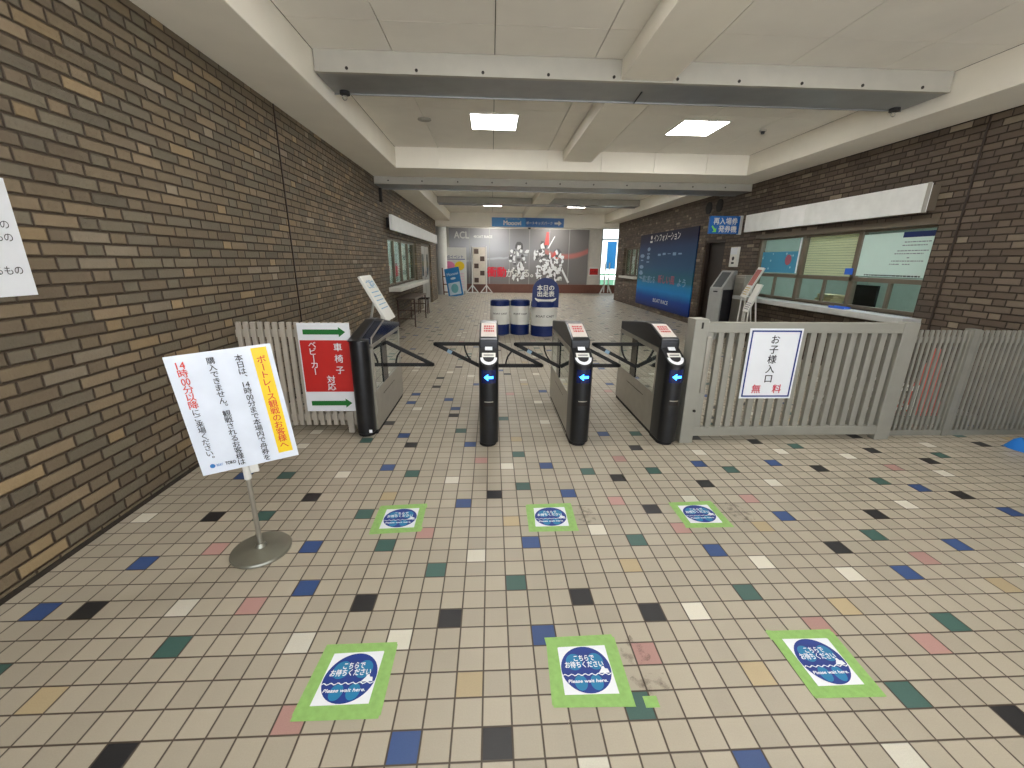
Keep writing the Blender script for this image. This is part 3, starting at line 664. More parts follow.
d = MB().box(XR + .12, XR + .16, 7.85, 8.75, 0, 2.03).build('door_leaf', mat('dark_brown_door', (40, 31, 26), .5), f); MB().cyl((XR + .1, 8.02, .98), (XR + .1, 8.02, 1.1), .014, n=8).build('handle', M_stainl, d)
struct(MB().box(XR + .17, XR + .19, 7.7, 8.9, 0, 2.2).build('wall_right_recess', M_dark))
s = thing('hanging_sign', 'blue re-entry ticket sign with green arrow projecting from the right wall', 'sign', mtx=frame((5.0, 7.3, 2.26), *FACE_Y))
MB().box(-.33, .29, -.17, .17, -.06, 0).build('panel', mat('sign_blue', (18, 98, 176), .35), s, bevel=.003)
MB().box(.29, .35, -.18, .18, -.07, .005).build('edge_bracket', M_white, s)
a = MB(); htext(a, '再入場券', -.01, .07, .115, .004, bold=.02, width=.5); htext(a, '発券機', .05, -.08, .115, .004, bold=.02, width=.38); a.build('white_lettering', M_white, s)
a = MB(); a.add([(-.29, -.03, .004), (-.27, -.01, .004), (-.21, -.08, .004), (-.185, -.055, .004), (-.185, -.14, .004), (-.27, -.14, .004), (-.235, -.11, .004)], [(0, 1, 2, 3, 4, 5, 6)]); a.build('green_arrow', mat('lime_print', (130, 220, 90), .4), s)
for y, l in ((8.78, 'left one of the two round black wall speakers above the blue sign'), (8.3, 'right one of the two round black wall speakers above the blue sign')):
    t = thing('wall_speaker', l, 'speaker', 'round black speakers on the right wall', mtx=frame((XR, y, 2.75), *FACE_R))
    MB().cyl((0, 0, 0), (0, 0, .02), .135, n=28).build('housing', M_rub, t); MB().cyl((0, 0, .02), (0, 0, .025), .1, n=28).build('grille', M_rub, t)
s = thing('wall_intercom', 'narrow white wall box with round dial beside the doorway', 'wall box', mtx=frame((XR, 7.36, 1.64), *FACE_R))
MB().box(-.14, .14, -.2, .2, 0, .05).build('housing', M_white, s, bevel=.01); MB().cyl((0, -.03, .05), (0, -.03, .056), .04, n=16).rect(-.05, .05, -.14, -.1, .052).build('dial', M_ink, s)
MB().box(-.12, .12, .05, .18, .05, .058).build('upper_plate', M_paper, s)
# kiosk
def kiosk():
    a = Vector((4.7, 7.0, 0)); r = Vector((.13, -.23, 0)).normalized(); bk = Vector((.3, .17, 0)).normalized(); w = .27; dp = .35
    mtx = Matrix(((r.x, bk.x, 0, a.x), (r.y, bk.y, 0, a.y), (0, 0, 1, 0), (0, 0, 0, 1)))
    th = thing('ticket_kiosk', 'grey kiosk with sloping screen beside the dark doorway', 'kiosk', mtx=mtx)
    MB().prism([(0, 0), (0, 1.02), (.34, 1.37), (.46, 1.37), (.46, 0)], 0, w, 'x').build('body', mat('kiosk_grey', (170, 172, 170), .45, .2), th, bevel=.008)
    n = Vector((0, -.35, .34)).normalized()
    def on(u, v, k=.004): return (u, v * .34 + n.y * k, 1.02 + v * .35 + n.z * k)
    MB().add([on(.04, .08), on(w - .04, .08), on(w - .04, .9), on(.04, .9)], [(0, 1, 2, 3)]).build('screen', mat('dim_screen', (96, 100, 102), .15), th)
    MB().box(.09, w - .09, -.006, 0, .95, .975).build('card_slot', M_ink, th)
    MB().box(w + .001, w + .012, .04, .4, .1, 1.0).build('side_panel', M_ink, th)
kiosk()
t = thing('steel_cabinet', 'stainless steel cabinet standing right beside the grey kiosk', 'cabinet', loc=(5.04, 6.72, 0))
MB().box(.08, .29, -.2, .14, 0, 1.25).build('body', M_stainl, t, bevel=.008); MB().box(.075, .08, -.16, .1, .1, 1.15).build('door', M_stain, t); MB().box(.08, .29, -.2, .14, 1.25, 1.29).build('top', M_stainl, t, bevel=.004)
# small far window on the right wall
f = MB().box(XR + .1, XR + .15, 13.4, 15.1, 1.02, 1.08).box(XR + .1, XR + .15, 13.4, 15.1, 1.97, 2.03)
for y in (13.4, 13.95, 14.5, 15.04): f.box(XR + .1, XR + .15, y, y + .06, 1.02, 2.03)
f = struct(f.build('window_3', M_bronze)); MB().box(XR + .12, XR + .126, 13.4, 15.1, 1.02, 2.03).build('pane', M_glass, f); MB().box(XR + .17, XR + .18, 13.4, 15.1, 1.02, 2.03).build('blind', mat('pale_khaki_blind', (206, 210, 188), .7), f)
struct(MB().box(XR - .12, XR + .1, 13.35, 15.15, .94, 1.02).build('trim_22', mat('sill_white', (206, 204, 196), .5), bevel=.004))
# ------------------------------------------------------------------ right service window and office
def right_window():
    x = XR + .1; y0, y1, z0, z1 = WIN_R
    w = MB().box(x, x + .06, y0, y1, z0, z0 + .05).box(x, x + .06, y0, y1, z1 - .04, z1).box(x - .01, x + .07, y0, y1, 1.28, 1.34)
    for y in (y0, 4.42, 5.52, y1 - .06): w.box(x - .01, x + .07, y, y + .07, z0, z1)
    for y in (3.83, 4.95, 6.15): w.box(x + .01, x + .05, y, y + .045, z0 + .05, 1.28)
    f = struct(w.build('window_1', M_bronze, bevel=.004))
    MB().box(x + .028, x + .034, y0, y1, z0, z1).build('pane', M_glass, f)
    # lintel band and sill
    struct(MB().box(XR - .01, XR + .1, y0, y1, z1 - .01, z1 + .06).build('trim_23', M_bronze))
    struct(MB().box(XR - .24, XR + .1, y0 - .12, y1 + .1, z0 - .075, z0).build('trim_24', mat('pale_steel_counter', (196, 198, 196), .4, .2), bevel=.006))
    # blind and posters stuck behind the upper panes
    b = MB()
    for i in range(16):
        z = 1.34 + i * .0375; b.box(x + .05, x + .07, 4.5, 5.5, z + .004, z + .0365)
    b = b.build('roller_blind', backlit_mat('pale_green_blind', (238, 236, 208), .3)); tag(b, 'pale green slatted blind in the middle upper pane', 'blind')
    s_ = thing('window_poster', 'large white notice filling the right upper pane', 'poster', mtx=frame((x - .001, 3.9, 1.63), *FACE_R))
    MB().box(-.5, .5, -.27, .28, -.003, 0).build('panel', backlit_mat('pale_mint_paper', (222, 240, 234), .3), s_)
    MB().rect(.08, .5, .215, .28, .002).build('navy_header', M_navy, s_)
    a = MB(); rd = random.Random(9)
    for z, xa, xb in ((.16, .12, .46), (.12, .1, .42), (.055, .05, .45), (.02, .02, .4), (-.03, .2, .24), (-.07, .0, .42), (-.11, -.02, .12), (-.11, .16, .26)):
        q = xa
        while q < xb:
            l = rd.uniform(.015, .05); a.rect(q, min(q + l, xb), z - .006, z + .006, .002); q += l + .008
    a.build('text_line', M_greyink, s_)
    a = MB(); q = -.36
    while q < .42: l = rd.uniform(.02, .05); a.rect(q, q + l, -.262, -.245, .002); q += l + .01
    a.build('bottom_text', M_ink, s_)
    s_ = thing('window_poster', 'blue sea poster filling the left upper pane', 'poster', mtx=frame((x - .001, 6.15, 1.56), *FACE_R))
    m = bpy.data.materials.new('sea_poster_print'); k = NT(m); vo = k.new('ShaderNodeTexVoronoi'); k.l.new(k.obj(), vo.inputs['Vector']); vo.inputs['Scale'].default_value = 9
    k.put(k.b.inputs['Base Color'], k.mix(k.m('LESS_THAN', vo.outputs['Distance'], .18), srgb(70, 150, 186), srgb(160, 206, 220))); k.b.inputs['Roughness'].default_value = .3
    MB().box(-.46, .5, -.2, .16, -.003, 0).build('panel', m, s_)
    MB().disc((.28, .02), .08, .09, .003).build('red_shell', mat('shell_red', (168, 92, 110), .5), s_)
    MB().box(.5, .53, -.2, .38, -.003, 0).build('white_strip', M_paper, s_)
    for loc, lb in (((x - .02, 4.5, 1.37), 'small blue tape dispenser on the window frame ledge'), ((XR - .08, 4.35, .9), 'small blue tray on the steel counter')):
        t_ = MB().box(-.03, .03, -.05, .05, 0, .09 if loc[2] > 1 else .025)
        if loc[2] < 1: t_ = MB().box(-.05, .05, -.14, .14, 0, .008).box(-.05, -.04, -.14, .14, .008, .03).box(.04, .05, -.14, .14, .008, .03)
        o_ = t_.build('blue_tray' if loc[2] < 1 else 'blue_sticker_box', mat('bright_blue_plastic', (52, 108, 220), .35), bevel=.004); o_.location = loc; tag(o_, lb, 'tray' if loc[2] < 1 else 'box')
    # office
    wm = mat('office_wall', (136, 152, 142), .8)
    struct(MB().box(8.6, 8.7, 2.4, 7.6, 0, 2.7).box(XR + .22, 8.7, 2.3, 2.4, 0, 2.7).box(XR + .22, 8.7, 7.6, 7.7, 0, 2.7).build('wall_office', wm))
    struct(MB().box(XR + .22, 8.7, 2.3, 7.7, 2.6, 2.7).build('ceiling_office', M_white))
    for yy in (3.6, 5.0, 6.4):
        t_ = thing('office_lamp', 'long white ceiling lamp inside the ticket office', 'ceiling light', 'lamps inside the office', (6.9, yy, 2.6))
        MB().box(-.6, .6, -.14, .14, -.05, 0).build('frame', M_white, t_); MB().box(-.58, .58, -.12, .12, -.06, -.05).build('diffuser', M_opanel, t_)
    def desk(y, lb):
        t_ = thing('office_desk', lb, 'desk', loc=(6.2, y, 0)); MB().box(-.35, .35, -.6, .6, .7, .74).build('desk_top', M_white, t_)
        for a_ in (-.32, .32):
            for b_ in (-.56, .56): MB().box(a_ - .02, a_ + .02, b_ - .02, b_ + .02, 0, .7).build('leg', M_alu, t_)
    desk(3.8, 'white desk behind the right end of the service window'); desk(5.3, 'white desk behind the middle of the service window')
    t_ = thing('monitor', 'black computer monitor inside the office behind the window', 'monitor', loc=(6.2, 5.05, .742)); MB().box(-.02, .02, -.28, .28, .1, .46).build('screen', M_black, t_); MB().cyl((0, 0, .01), (0, 0, .12), .03, n=10).box(-.1, .1, -.12, .12, 0, .012).build('stand', M_black, t_)
    t_ = thing('file_cabinet', 'pale green filing cabinet against the office back wall', 'cabinet', loc=(8.3, 4.2, 0)); MB().box(-.25, .25, -.8, .8, 0, 1.5).build('body', mat('pale_green_steel', (164, 196, 180), .5), t_)
    for i in range(4): MB().box(-.27, -.25, -.76, .76, .06 + i * .36, .38 + i * .36).build('drawer', mat('pale_green_steel_b', (176, 206, 190), .5), t_)
    t_ = thing('desk_chair', 'dark grey office chair behind the service window', 'chair', loc=(6.75, 3.9, 0)); MB().box(-.24, .24, -.24, .24, .42, .5).build('seat', M_ink, t_, bevel=.03); MB().box(.2, .27, -.22, .22, .55, 1.15).build('backrest', M_ink, t_, bevel=.03); MB().cyl((0, 0, .08), (0, 0, .42), .03, n=10).build('stem', M_black, t_)
    b_ = MB()
    for i in range(5): q = i * 2 * math.pi / 5; b_.bar((0, 0, .07), (.28 * math.cos(q), .28 * math.sin(q), .03), .04, .03, (0, 0, 1))
    b_.build('star_base', M_black, t_)
    t_ = thing('paper_stack', 'stack of yellowed papers on the desk inside the office', 'papers', loc=(6.1, 5.55, .741))
    b_ = MB(); rd = random.Random(4)
    for i in range(8): q = rd.uniform(-.02, .02); b_.box(-.12 + q, .12 + q, -.18 - q, .18 - q, i * .035, i * .035 + .03)
    b_.build('sheets', mat('yellowed_paper', (190, 178, 140), .7), t_)
right_window()
t = thing('canopy_signboard', 'blank white signboard box above the right service window', 'signboard', loc=(XR, 3.42, 2.1))
MB().box(-.16, -.10, 0, 1.9, 0, .31).box(-.16, -.10, 2.5, 3.52, 0, .31).build('face', mat('blank_sign_white', (234, 236, 234), .4), t)
MB().box(-.162, -.10, 1.902, 2.498, .0, .31).build('brighter_patch', mat('brighter_sign_white', (246, 249, 248), .4), t)  # stretch of the face in a brighter white
MB().box(-.164, -.13, -.02, -.001, -.005, .315).build('end_cap', M_steelface, t)
MB().box(-.1, 0, 0, 3.5, .02, .29).build('backing_box', M_bronze, t)
o = MB().box(-.012, .0, -.008, .008, .5, 3.0).build('wall_conduit', mat('dark_conduit', (52, 40, 34), .5)); o.location = (XR, 3.1, 0); tag(o, 'thin dark vertical joint strip on the brick wall right of the window', 'conduit')
o = MB().box(0, .01, -.008, .008, 0, 3.0).build('expansion_joint', mat('dark_conduit', (52, 40, 34), .5)); o.location = (XL, 3.42, 0); tag(o, 'thin dark vertical joint line on the left brick wall', 'joint')
t = thing('left_wall_pipe', 'small dark pipe stub hanging at the left wall under the cross beam', 'pipe', loc=(XL, 7.5, 2.75)); MB().box(0, .05, -.03, .03, -.15, .1).build('bracket', M_dark, t)  # a pipe stub, gives no light
# ------------------------------------------------------------------ ticket gates
def gate_body(t, mirror=1, w=.16):
    """local: x 0..w, y 0 front .. 1.33 back, z up; windowed side on both flanks"""
    x0, x1 = 0, w
    yb0, yb1 = .24, 1.33
    MB().box(x0 + .01, x1 - .01, yb0 - .1, yb1, 0, .035).build('base_plinth', M_rub, t)
    MB().box(x0, x1, yb0, yb1, .035, .395).build('lower_panel', M_stain, t, bevel=.006)
    a = MB().box(x0 + .002, x1 - .002, yb0 + .001, yb0 + .045, .395, .79).box(x0 + .002, x1 - .002, yb1 - .035, yb1, .395, .79).box(x0, x1, yb0, yb1, .76, .80)
    a.build('window_frame', M_stain, t, bevel=.003)
    for x in (x0 + .006, x1 - .006): MB().add([(x, yb0 + .045, .395), (x, yb1 - .035, .395), (x, yb1 - .035, .76), (x, yb0 + .045, .76)], [(0, 1, 2, 3)]).build('side_glass', M_gglass, t)
    MB().box(x0 - .002, x1 + .002, yb0 + .52, yb0 + .68, .395, .77).build('flap_housing', M_black, t, bevel=.004)
    MB().box(x0 - .0015, x1 + .0015, yb0 + .25, yb1 - .35, .30, .304).build('panel_seam', M_dark, t)
    # hood
    prof = [(.20, .80), (.20, .87), (.215, .89), (.5, .975), (.62, .98), (.9, .945), (1.33, .89), (1.33, .80)]
    MB().prism([(y, z) for y, z in prof], x0, x1, 'x').build('hood', M_blackmet, t, bevel=.012)
    def onh(u, v, k): # u across, v 0..1 along the slope
        y = .235 + v * .26; z = .896 + v * .078
        return (x0 + u * w, y - .27 * k, z + .96 * k)
    MB().add([onh(.1, 0, .003), onh(.9, 0, .003), onh(.9, .97, .003), onh(.1, .97, .003)], [(0, 1, 2, 3)]).build('instruction_plate', mat('plate_offwhite', (206, 198, 192), .6), t)
    rr = MB(); rd = random.Random(1)
    for v0 in (.32, .5, .66): 
        q = .24
        while q < .74:
            l = rd.uniform(.05, .12); rr.add([onh(q, v0, .006), onh(min(q + l, .78), v0, .006), onh(min(q + l, .78), v0 + .11, .006), onh(q, v0 + .11, .006)], [(0, 1, 2, 3)]); q += l + .03
    rr.build('red_lettering', mat('rose_ink', (186, 62, 66), .6), t)
def half_round(w, y_front, y_back, n=14):
    r = w / 2; pts = []
    for i in range(n + 1):
        q = math.pi + math.pi * i / n; pts.append((r + r * math.cos(q), y_front + r + r * math.sin(q)))
    return pts + [(w, y_back), (0, y_back)]
def gate_front(t, w=.16):
    MB().prism(half_round(w - .02, .02, .24), 0, .03, 'z').build('foot', M_rub, t)
    # pillar with slanted reader top
    pts = half_round(w, 0, .24); n = len(pts)
    top = [(x, y, .70 + .13 * min(1, y / .2)) for x, y in pts]; bot = [(x, y, .03) for x, y in pts]
    MB().add(bot + top, [(i, (i + 1) % n, n + (i + 1) % n, n + i) for i in range(n)] + [tuple(range(n - 1, -1, -1)), tuple(range(n, 2 * n))]).build('front_pillar', M_blackmet, t, bevel=.003, smooth=True)
    def onr(x, y, k=.003): return (x, y, .70 + .65 * y + k)
    e = [(w / 2 + (w / 2 - .012) * math.cos(q), w / 2 + (w / 2 - .012) * math.sin(q)) for q in [math.pi + math.pi * i / 16 for i in range(17)]]
    e2 = [(w / 2 + (w / 2 - .035) * math.cos(q), w / 2 + .004 + (w / 2 - .035) * math.sin(q)) for q in [math.pi + math.pi * i / 16 for i in range(17)]]
    MB().add([onr(*q) for q in e] + [onr(*q) for q in e2], [(i, i + 1, 18 + i, 17 + i) for i in range(16)]).build('reader_rim', M_paper, t)
    MB().add([onr(.025, .085), onr(w - .025, .085), onr(w - .025, .125), onr(.025, .125)], [(0, 1, 2, 3)]).build('card_reader', M_white, t)
    MB().add([onr(.05, .15), onr(w - .05, .15), onr(w - .05, .185), onr(.05, .185)], [(0, 1, 2, 3)]).build('upper_label', M_paper, t)
    a = MB().add([onr(.05, .06, .004), onr(w - .05, .06, .004), onr(w - .05, .075, .004), onr(.05, .075, .004)], [(0, 1, 2, 3)])
    a.add([onr(.04, .098, .005), onr(w - .04, .098, .005), onr(w - .04, .106, .005), onr(.04, .106, .005)], [(0, 1, 2, 3)]); a.build('black_print', M_ink, t)
    # illuminated blue arrow on the rounded front
    r = w / 2
    def onf(u, z, k=.003):
        q = u / r; return (r + (r + k) * math.sin(q), r - (r + k) * math.cos(q), z)
    def patch(mb, u0, u1, z0a, z1a, z0b, z1b, k=.003, seg=4):
        for i in range(seg):
            f0 = i / seg; f1 = (i + 1) / seg; ua = u0 + (u1 - u0) * f0; ub = u0 + (u1 - u0) * f1
            mb.add([onf(ua, z0a + (z0b - z0a) * f0, k), onf(ub, z0a + (z0b - z0a) * f1, k), onf(ub, z1a + (z1b - z1a) * f1, k), onf(ua, z1a + (z1b - z1a) * f0, k)], [(0, 1, 2, 3)])
    b = MB(); patch(b, -.062, .062, .56, .67, .56, .67, .0015, 10); b.build('arrow_window', mat('blue_lens', (20, 28, 70), .15, emit=.25), t)
    a = MB(); patch(a, -.038, -.004, .61, .61, .582, .638, .004); patch(a, -.004, .036, .6, .62, .6, .62, .004); a.build('blue_arrow', M_glow, t)
    a = MB(); patch(a, -.04, .04, .365, .395, .365, .395, .002, 6); a.build('ticket_slot', M_dark, t)
    a = MB(); patch(a, -.036, .036, .4, .408, .4, .408, .003, 6); a.build('slot_label', M_stainl, t)
def flap(t, side, kind, w=.16, y=.76):
    """side -1 left / +1 right; kind 'down' top edge slopes down away from the gate, 'up' bottom edge slopes up"""
    X0 = (0 if side < 0 else w); L = .44
    P = lambda d, z: (X0 + side * d, y, z)
    b = MB(); tk = .026; wd = .032
    nr = (0, 1, 0)
    if kind == 'down':
        b.bar(P(0, .745), P(L, .52), wd, tk, nr); b.bar(P(0, .52), P(L, .52), wd, tk, nr)
        st = [P(.14, .665), P(.10, .61), P(.085, .56), P(.08, .52)]
    else:
        b.bar(P(0, .735), P(L, .735), wd, tk, nr); b.bar(P(0, .51), P(L, .735), wd, tk, nr)
        st = [P(.16, .73), P(.15, .67), P(.13, .62), P(.10, .575)]
    for p, q in zip(st, st[1:]): b.bar(p, q, .014, .02, nr)
    b.cyl(P(L, .52 if kind == 'down' else .735), P(L + .012, .52 if kind == 'down' else .735), .014, n=10)
    b.build('barrier_flap', M_rub, t)
    if kind == 'up': MB().bar(P(L - .12, .672), P(L - .16, .65), .034, .028, nr).build('reflector', mat('pale_blue_reflector', (130, 160, 184), .3), t)
# leftmost gate: its other end faces us
t = thing('ticket_gate', 'leftmost ticket gate, tall black rounded end without a blue arrow', 'ticket gate', loc=(-.955, 1.9, 0))
w = .175
MB().prism(half_round(w - .03, .03, .16), 0, .03, 'z').build('foot', M_rub, t)
MB().prism(half_round(w - .02, 0, .14), .03, .86, 'z').build('end_pillar', M_blackmet, t, bevel=.01, smooth=True)
MB().box(.01, w - .01, .1, 1.18, 0, .035).build('base_plinth', M_rub, t)
MB().box(0, w, .105, 1.18, .035, .395).build('lower_panel', M_stain, t, bevel=.006)
MB().box(.002, w - .002, .11, .15, .395, .8).box(.002, w - .002, 1.14, 1.18, .395, .8).box(0, w, .11, 1.18, .775, .81).box(.001, .02, .15, 1.15, .395, .78).build('window_frame', M_stain, t, bevel=.003)
MB().add([(w - .006, .15, .395), (w - .006, 1.14, .395), (w - .006, 1.14, .775), (w - .006, .15, .775)], [(0, 1, 2, 3)]).build('side_glass', M_gglass, t)
MB().box(.03, w + .002, .4, .58, .395, .785).build('flap_housing', M_black, t, bevel=.004)
MB().box(w - .001, w + .0015, .35, .8, .30, .304).build('panel_seam', M_dark, t)
MB().prism([(.0, .86), (.1, .88), (.56, .965), (.7, .96), (1.21, .86), (1.18, .81), (.11, .81)], .0, .09, 'x').build('hood', M_blackmet, t, bevel=.008)
MB().prism([(.11, .81), (.12, .86), (.55, .95), (1.21, .85), (1.18, .81)], .09, w, 'x').build('screen_hood', mat('dark_navy_gloss', (24, 34, 54), .12), t, bevel=.004)
MB().prism([(.10, .815), (.115, .87), (.55, .96), (.55, .95), (.125, .86)], w - .008, w + .002, 'x').build('silver_edge', M_stainl, t)
MB().box(.12, .145, .0, .008, .05, .075).build('tag', M_paper, t)
flap(t, 1, 'down', w, .58)
gates = [(.13, 'second ticket gate from the left, narrow one seen exactly end-on'), (.90, 'third ticket gate from the left, with its left flank showing'), (1.665, 'rightmost ticket gate, standing against the grey sliding gate')]
proto = None
def copy_tree(o, parent=None):
    c = o.copy(); COL.objects.link(c)
    if parent is not None: c.parent = parent
    for ch in list(o.children): copy_tree(ch, c)
    return c
for i, (x, lb) in enumerate(gates):
    if i == 0:
        proto = thing('ticket_gate', lb, 'ticket gate', loc=(x, 1.68, 0)); gate_body(proto); gate_front(proto); g = proto
    else:
        g = copy_tree(proto); g.location = (x, 1.68, 0); g['label'] = lb
GT = [o for o in COL.objects if o.name.startswith('ticket_gate') and o.parent is None]
GT.sort(key=lambda o: o.location.x)
flap(GT[1], -1, 'up'); flap(GT[1], 1, 'down'); flap(GT[2], -1, 'up'); flap(GT[2], 1, 'down'); flap(GT[3], -1, 'up')
for g in GT: g['group'] = 'ticket gates in a row'
# ------------------------------------------------------------------ left fence with red sign
t = thing('slat_fence', 'beige slat fence between the left brick wall and the leftmost gate', 'fence', loc=(-1.45, 2.06, 0))
for i in range(16):
    x = -.44 + i * .0595
    MB().box(x - .019, x + .019, 0, .025, .06, .99).build('slat', M_fenceL, t, bevel=.004)
MB().box(-.48, .47, .025, .06, .86, .92).build('rail', M_fenceL, t); MB().box(-.48, .47, .025, .06, .1, .16).build('rail', M_fenceL, t)
for x in (-.4, .42): MB().box(x - .025, x + .025, -.03, .03, 0, .2).build('leg', M_fenceL, t)
s = sheet('wheelchair_sign', 'red and white wheelchair and stroller sign with two green arrows', 'sign', (-1.175, 2.02, .6), FACE_Y, .43, .78, M_paper, .008)
MB().rect(-.205, .205, -.21, .245, .002).build('red_field', M_red, s)
a = MB(); arrow(a, -.17, .18, .315, .085, .003, head=.16, shaft=.5); arrow(a, -.17, .18, -.315, .085, .003, head=.16, shaft=.5); a.build('green_arrow', M_green, s)
a = MB(); vtext(a, 'ベビーカー', -.105, .235, .058, .062, .004, bold=.015); vtext(a, '車椅子', .105, .235, .1, .068, .004, bold=.015); vtext(a, '対応', .02, -.065, .066, .066, .004, bold=.015); a.build('white_lettering', M_paper, s)
# ------------------------------------------------------------------ stand sign
bx, by = -1.0, .43
t = thing('sign_stand', 'tilted white notice board on a round steel foot, yellow strip on it', 'sign stand', loc=(bx, by, 0))
b = MB(); n = 48; R_ = .145
prof = [(.0, R_), (.008, R_ + .002), (.016, R_ - .002), (.022, R_ - .03), (.03, .03), (.05, .02)]
for (z0, r0), (z1, r1) in zip(prof, prof[1:]):
    pass
vs = []; fs = []
for z_, r_ in prof:
    for i in range(n): vs.append((r_ * math.cos(2 * math.pi * i / n), r_ * math.sin(2 * math.pi * i / n), z_))
for k in range(len(prof) - 1):
    for i in range(n): fs.append((k * n + i, k * n + (i + 1) % n, (k + 1) * n + (i + 1) % n, (k + 1) * n + i))
fs += [tuple(range(n - 1, -1, -1)), tuple(range((len(prof) - 1) * n, len(prof) * n))]
b.add(vs, fs); b.build('round_base', mat('worn_steel', (150, 150, 138), .3, .7, var=.15, scale=6), t, smooth=True)
MB().cyl((0, 0, .04), (0, 0, .47), .012, n=16).build('pole', M_stainl, t, smooth=True)
MB().cyl((0, 0, .43), (.0, .0, .52), .017, .017, n=12).build('clip', mat('frosted_plastic', (214, 214, 210), .4), t)
bpy.context.view_layer.update()
al, ti, ro = .364, -.009, .086
ux = Vector((math.cos(al), math.sin(al), 0)); nn = Vector((math.sin(al), -math.cos(al), 0)); up = (Vector((0, 0, 1)) * math.cos(ti) - nn * math.sin(ti)).normalized()
u2 = ux * math.cos(ro) + up * math.sin(ro); v2 = -ux * math.sin(ro) + up * math.cos(ro)
bf = frame((-.986, .414, .803), u2, v2)
child_at(MB().box(-.21, .21, -.297, .297, -.006, 0).build('board', mat('glossy_laminate', (222, 230, 244), .12), bevel=.001), t, bf)
child_at(MB().box(-.018, .018, -.34, -.28, -.022, -.006).build('bracket', mat('frosted_plastic', (214, 214, 210), .4)), t, bf)
child_at(MB().rect(.125, .19, -.262, .285, .001).build('yellow_strip', M_yel), t, bf)
def vt(mb, s_, x_, top, p_, sz):
    y_ = top - p_ / 2; i = 0
    while i < len(s_):
        if s_[i:i + 2].isdigit() and len(s_[i:i + 2]) == 2: htext(mb, s_[i:i + 2], x_, y_, sz, .002, width=sz * .9); i += 2
        elif s_[i] == 'ー': put_char(mb, 'ー', x_, y_, sz, .002, rot=1); i += 1
        else: put_char(mb, s_[i], x_, y_, sz, .002, vert=True); i += 1
        y_ -= p_
red = MB(); vt(red, 'ボートレース観戦のお客様へ', .158, .245, .0375, .037); vt(red, '14時00分以降', -.155, .27, .038, .038)
ink = MB(); vt(ink, '本日は、14時00分まで本場内で舟券を', .07, .265, .0325, .0315); vt(ink, '購入できません。観戦されるお客様は', -.04, .27, .0325, .0315); vt(ink, 'にご来場ください。', -.155, .04, .0305, .030)
child_at(red.build('red_lettering', mat('vermilion_ink', (214, 62, 44), .5)), t, bf); child_at(ink.build('black_lettering', M_ink), t, bf)
a = MB(); a.disc((-.16, -.255), .011, .011, .002); htext(a, 'BOAT', -.13, -.255, .015, .002, width=.026); child_at(a.build('blue_logo', mat('logo_blue', (50, 120, 190), .4)), t, bf)
a = MB(); htext(a, 'TOKO', -.085, -.255, .02, .002, bold=.03, width=.045); child_at(a.build('black_logo', M_ink), t, bf)
# notice on the left wall
s = thing('wall_notice', 'white notice sheet on the left brick wall, cut by the picture edge', 'notice', mtx=frame((XL + .006, .30, 1.58), *FACE_L))
MB().box(-.35, .35, -.26, .255, -.004, 0).build('sheet', M_paper, s)
a = MB()
for y_, tx, w_ in ((.165, '…い', .0), (.055, 'もの', 0), (.0, 'もの', 0), (-.055, 'ん', 0), (-.145, 'あるもの', 0)):
    x_ = .315 if y_ < .1 else .3
    if tx == 'ん': x_ = .235
    chars = tx.replace('…', '')
    for i, ch in enumerate(reversed(chars)): put_char(a, ch, x_ - i * .042 - .02, y_, .04, .002, bold=.006)
a.build('lettering', M_ink, s)
# ------------------------------------------------------------------ sliding gate with sign, fence, cone
t = thing('sliding_gate', 'light grey metal sliding gate with vertical bars right of the ticket gates', 'gate', loc=(1.86, 1.8, 0))
MB().box(0, .115, -.07, .07, 0, 1.075).build('latch_post', M_gate, t, bevel=.005)
MB().box(.12, 1.93, -.03, .03, .96, 1.045).build('top_rail', M_gate, t, bevel=.004)
MB().box(.12, 1.93, -.03, .03, .05, .13).build('bottom_rail', M_gate, t, bevel=.004)
MB().box(1.80, 1.935, -.035, .035, .0, 1.05).build('end_post', M_gate, t, bevel=.004)
MB().box(.125, .185, -.031, .031, .13, .96).build('handle_stile', M_gate, t, bevel=.003)
for i in range(18):
    x = .235 + i * .0875
    MB().box(x, x + .05, -.018, .018, .13, .96).build('bar', M_gate, t, bevel=.003)
MB().box(.13, .165, -.05, -.031, .45, .93).build('pull_handle', M_stain, t, bevel=.006)
MB().cyl((.09, -.07, .3), (.09, -.08, .3), .012, n=12).box(.055, .07, -.073, -.07, 1.0, 1.05).build('lock', M_dark, t)
s = sheet('entrance_sign', 'white blue-bordered children entrance sign hanging on the sliding gate', 'sign', (2.565, 1.755, .7), FACE_Y, .45, .6, M_paper, .006)
a = MB()
for q in ((-.21, .21, .272, .285), (-.21, .21, -.285, -.272), (-.21, -.197, -.285, .285), (.197, .21, -.285, .285)): a.rect(*q, .002)
a.build('blue_border', M_blue, s)
a = MB(); vtext(a, 'お子様入口', 0.0, .25, .083, .072, .003, bold=.012); a.build('black_lettering', M_ink, s)
a = MB(); put_char(a, '無', -.09, -.215, .075, .003, bold=.015); put_char(a, '料', .09, -.215, .075, .003, bold=.015); a.build('red_lettering', mat('pink_red_ink', (206, 60, 80), .5), s)
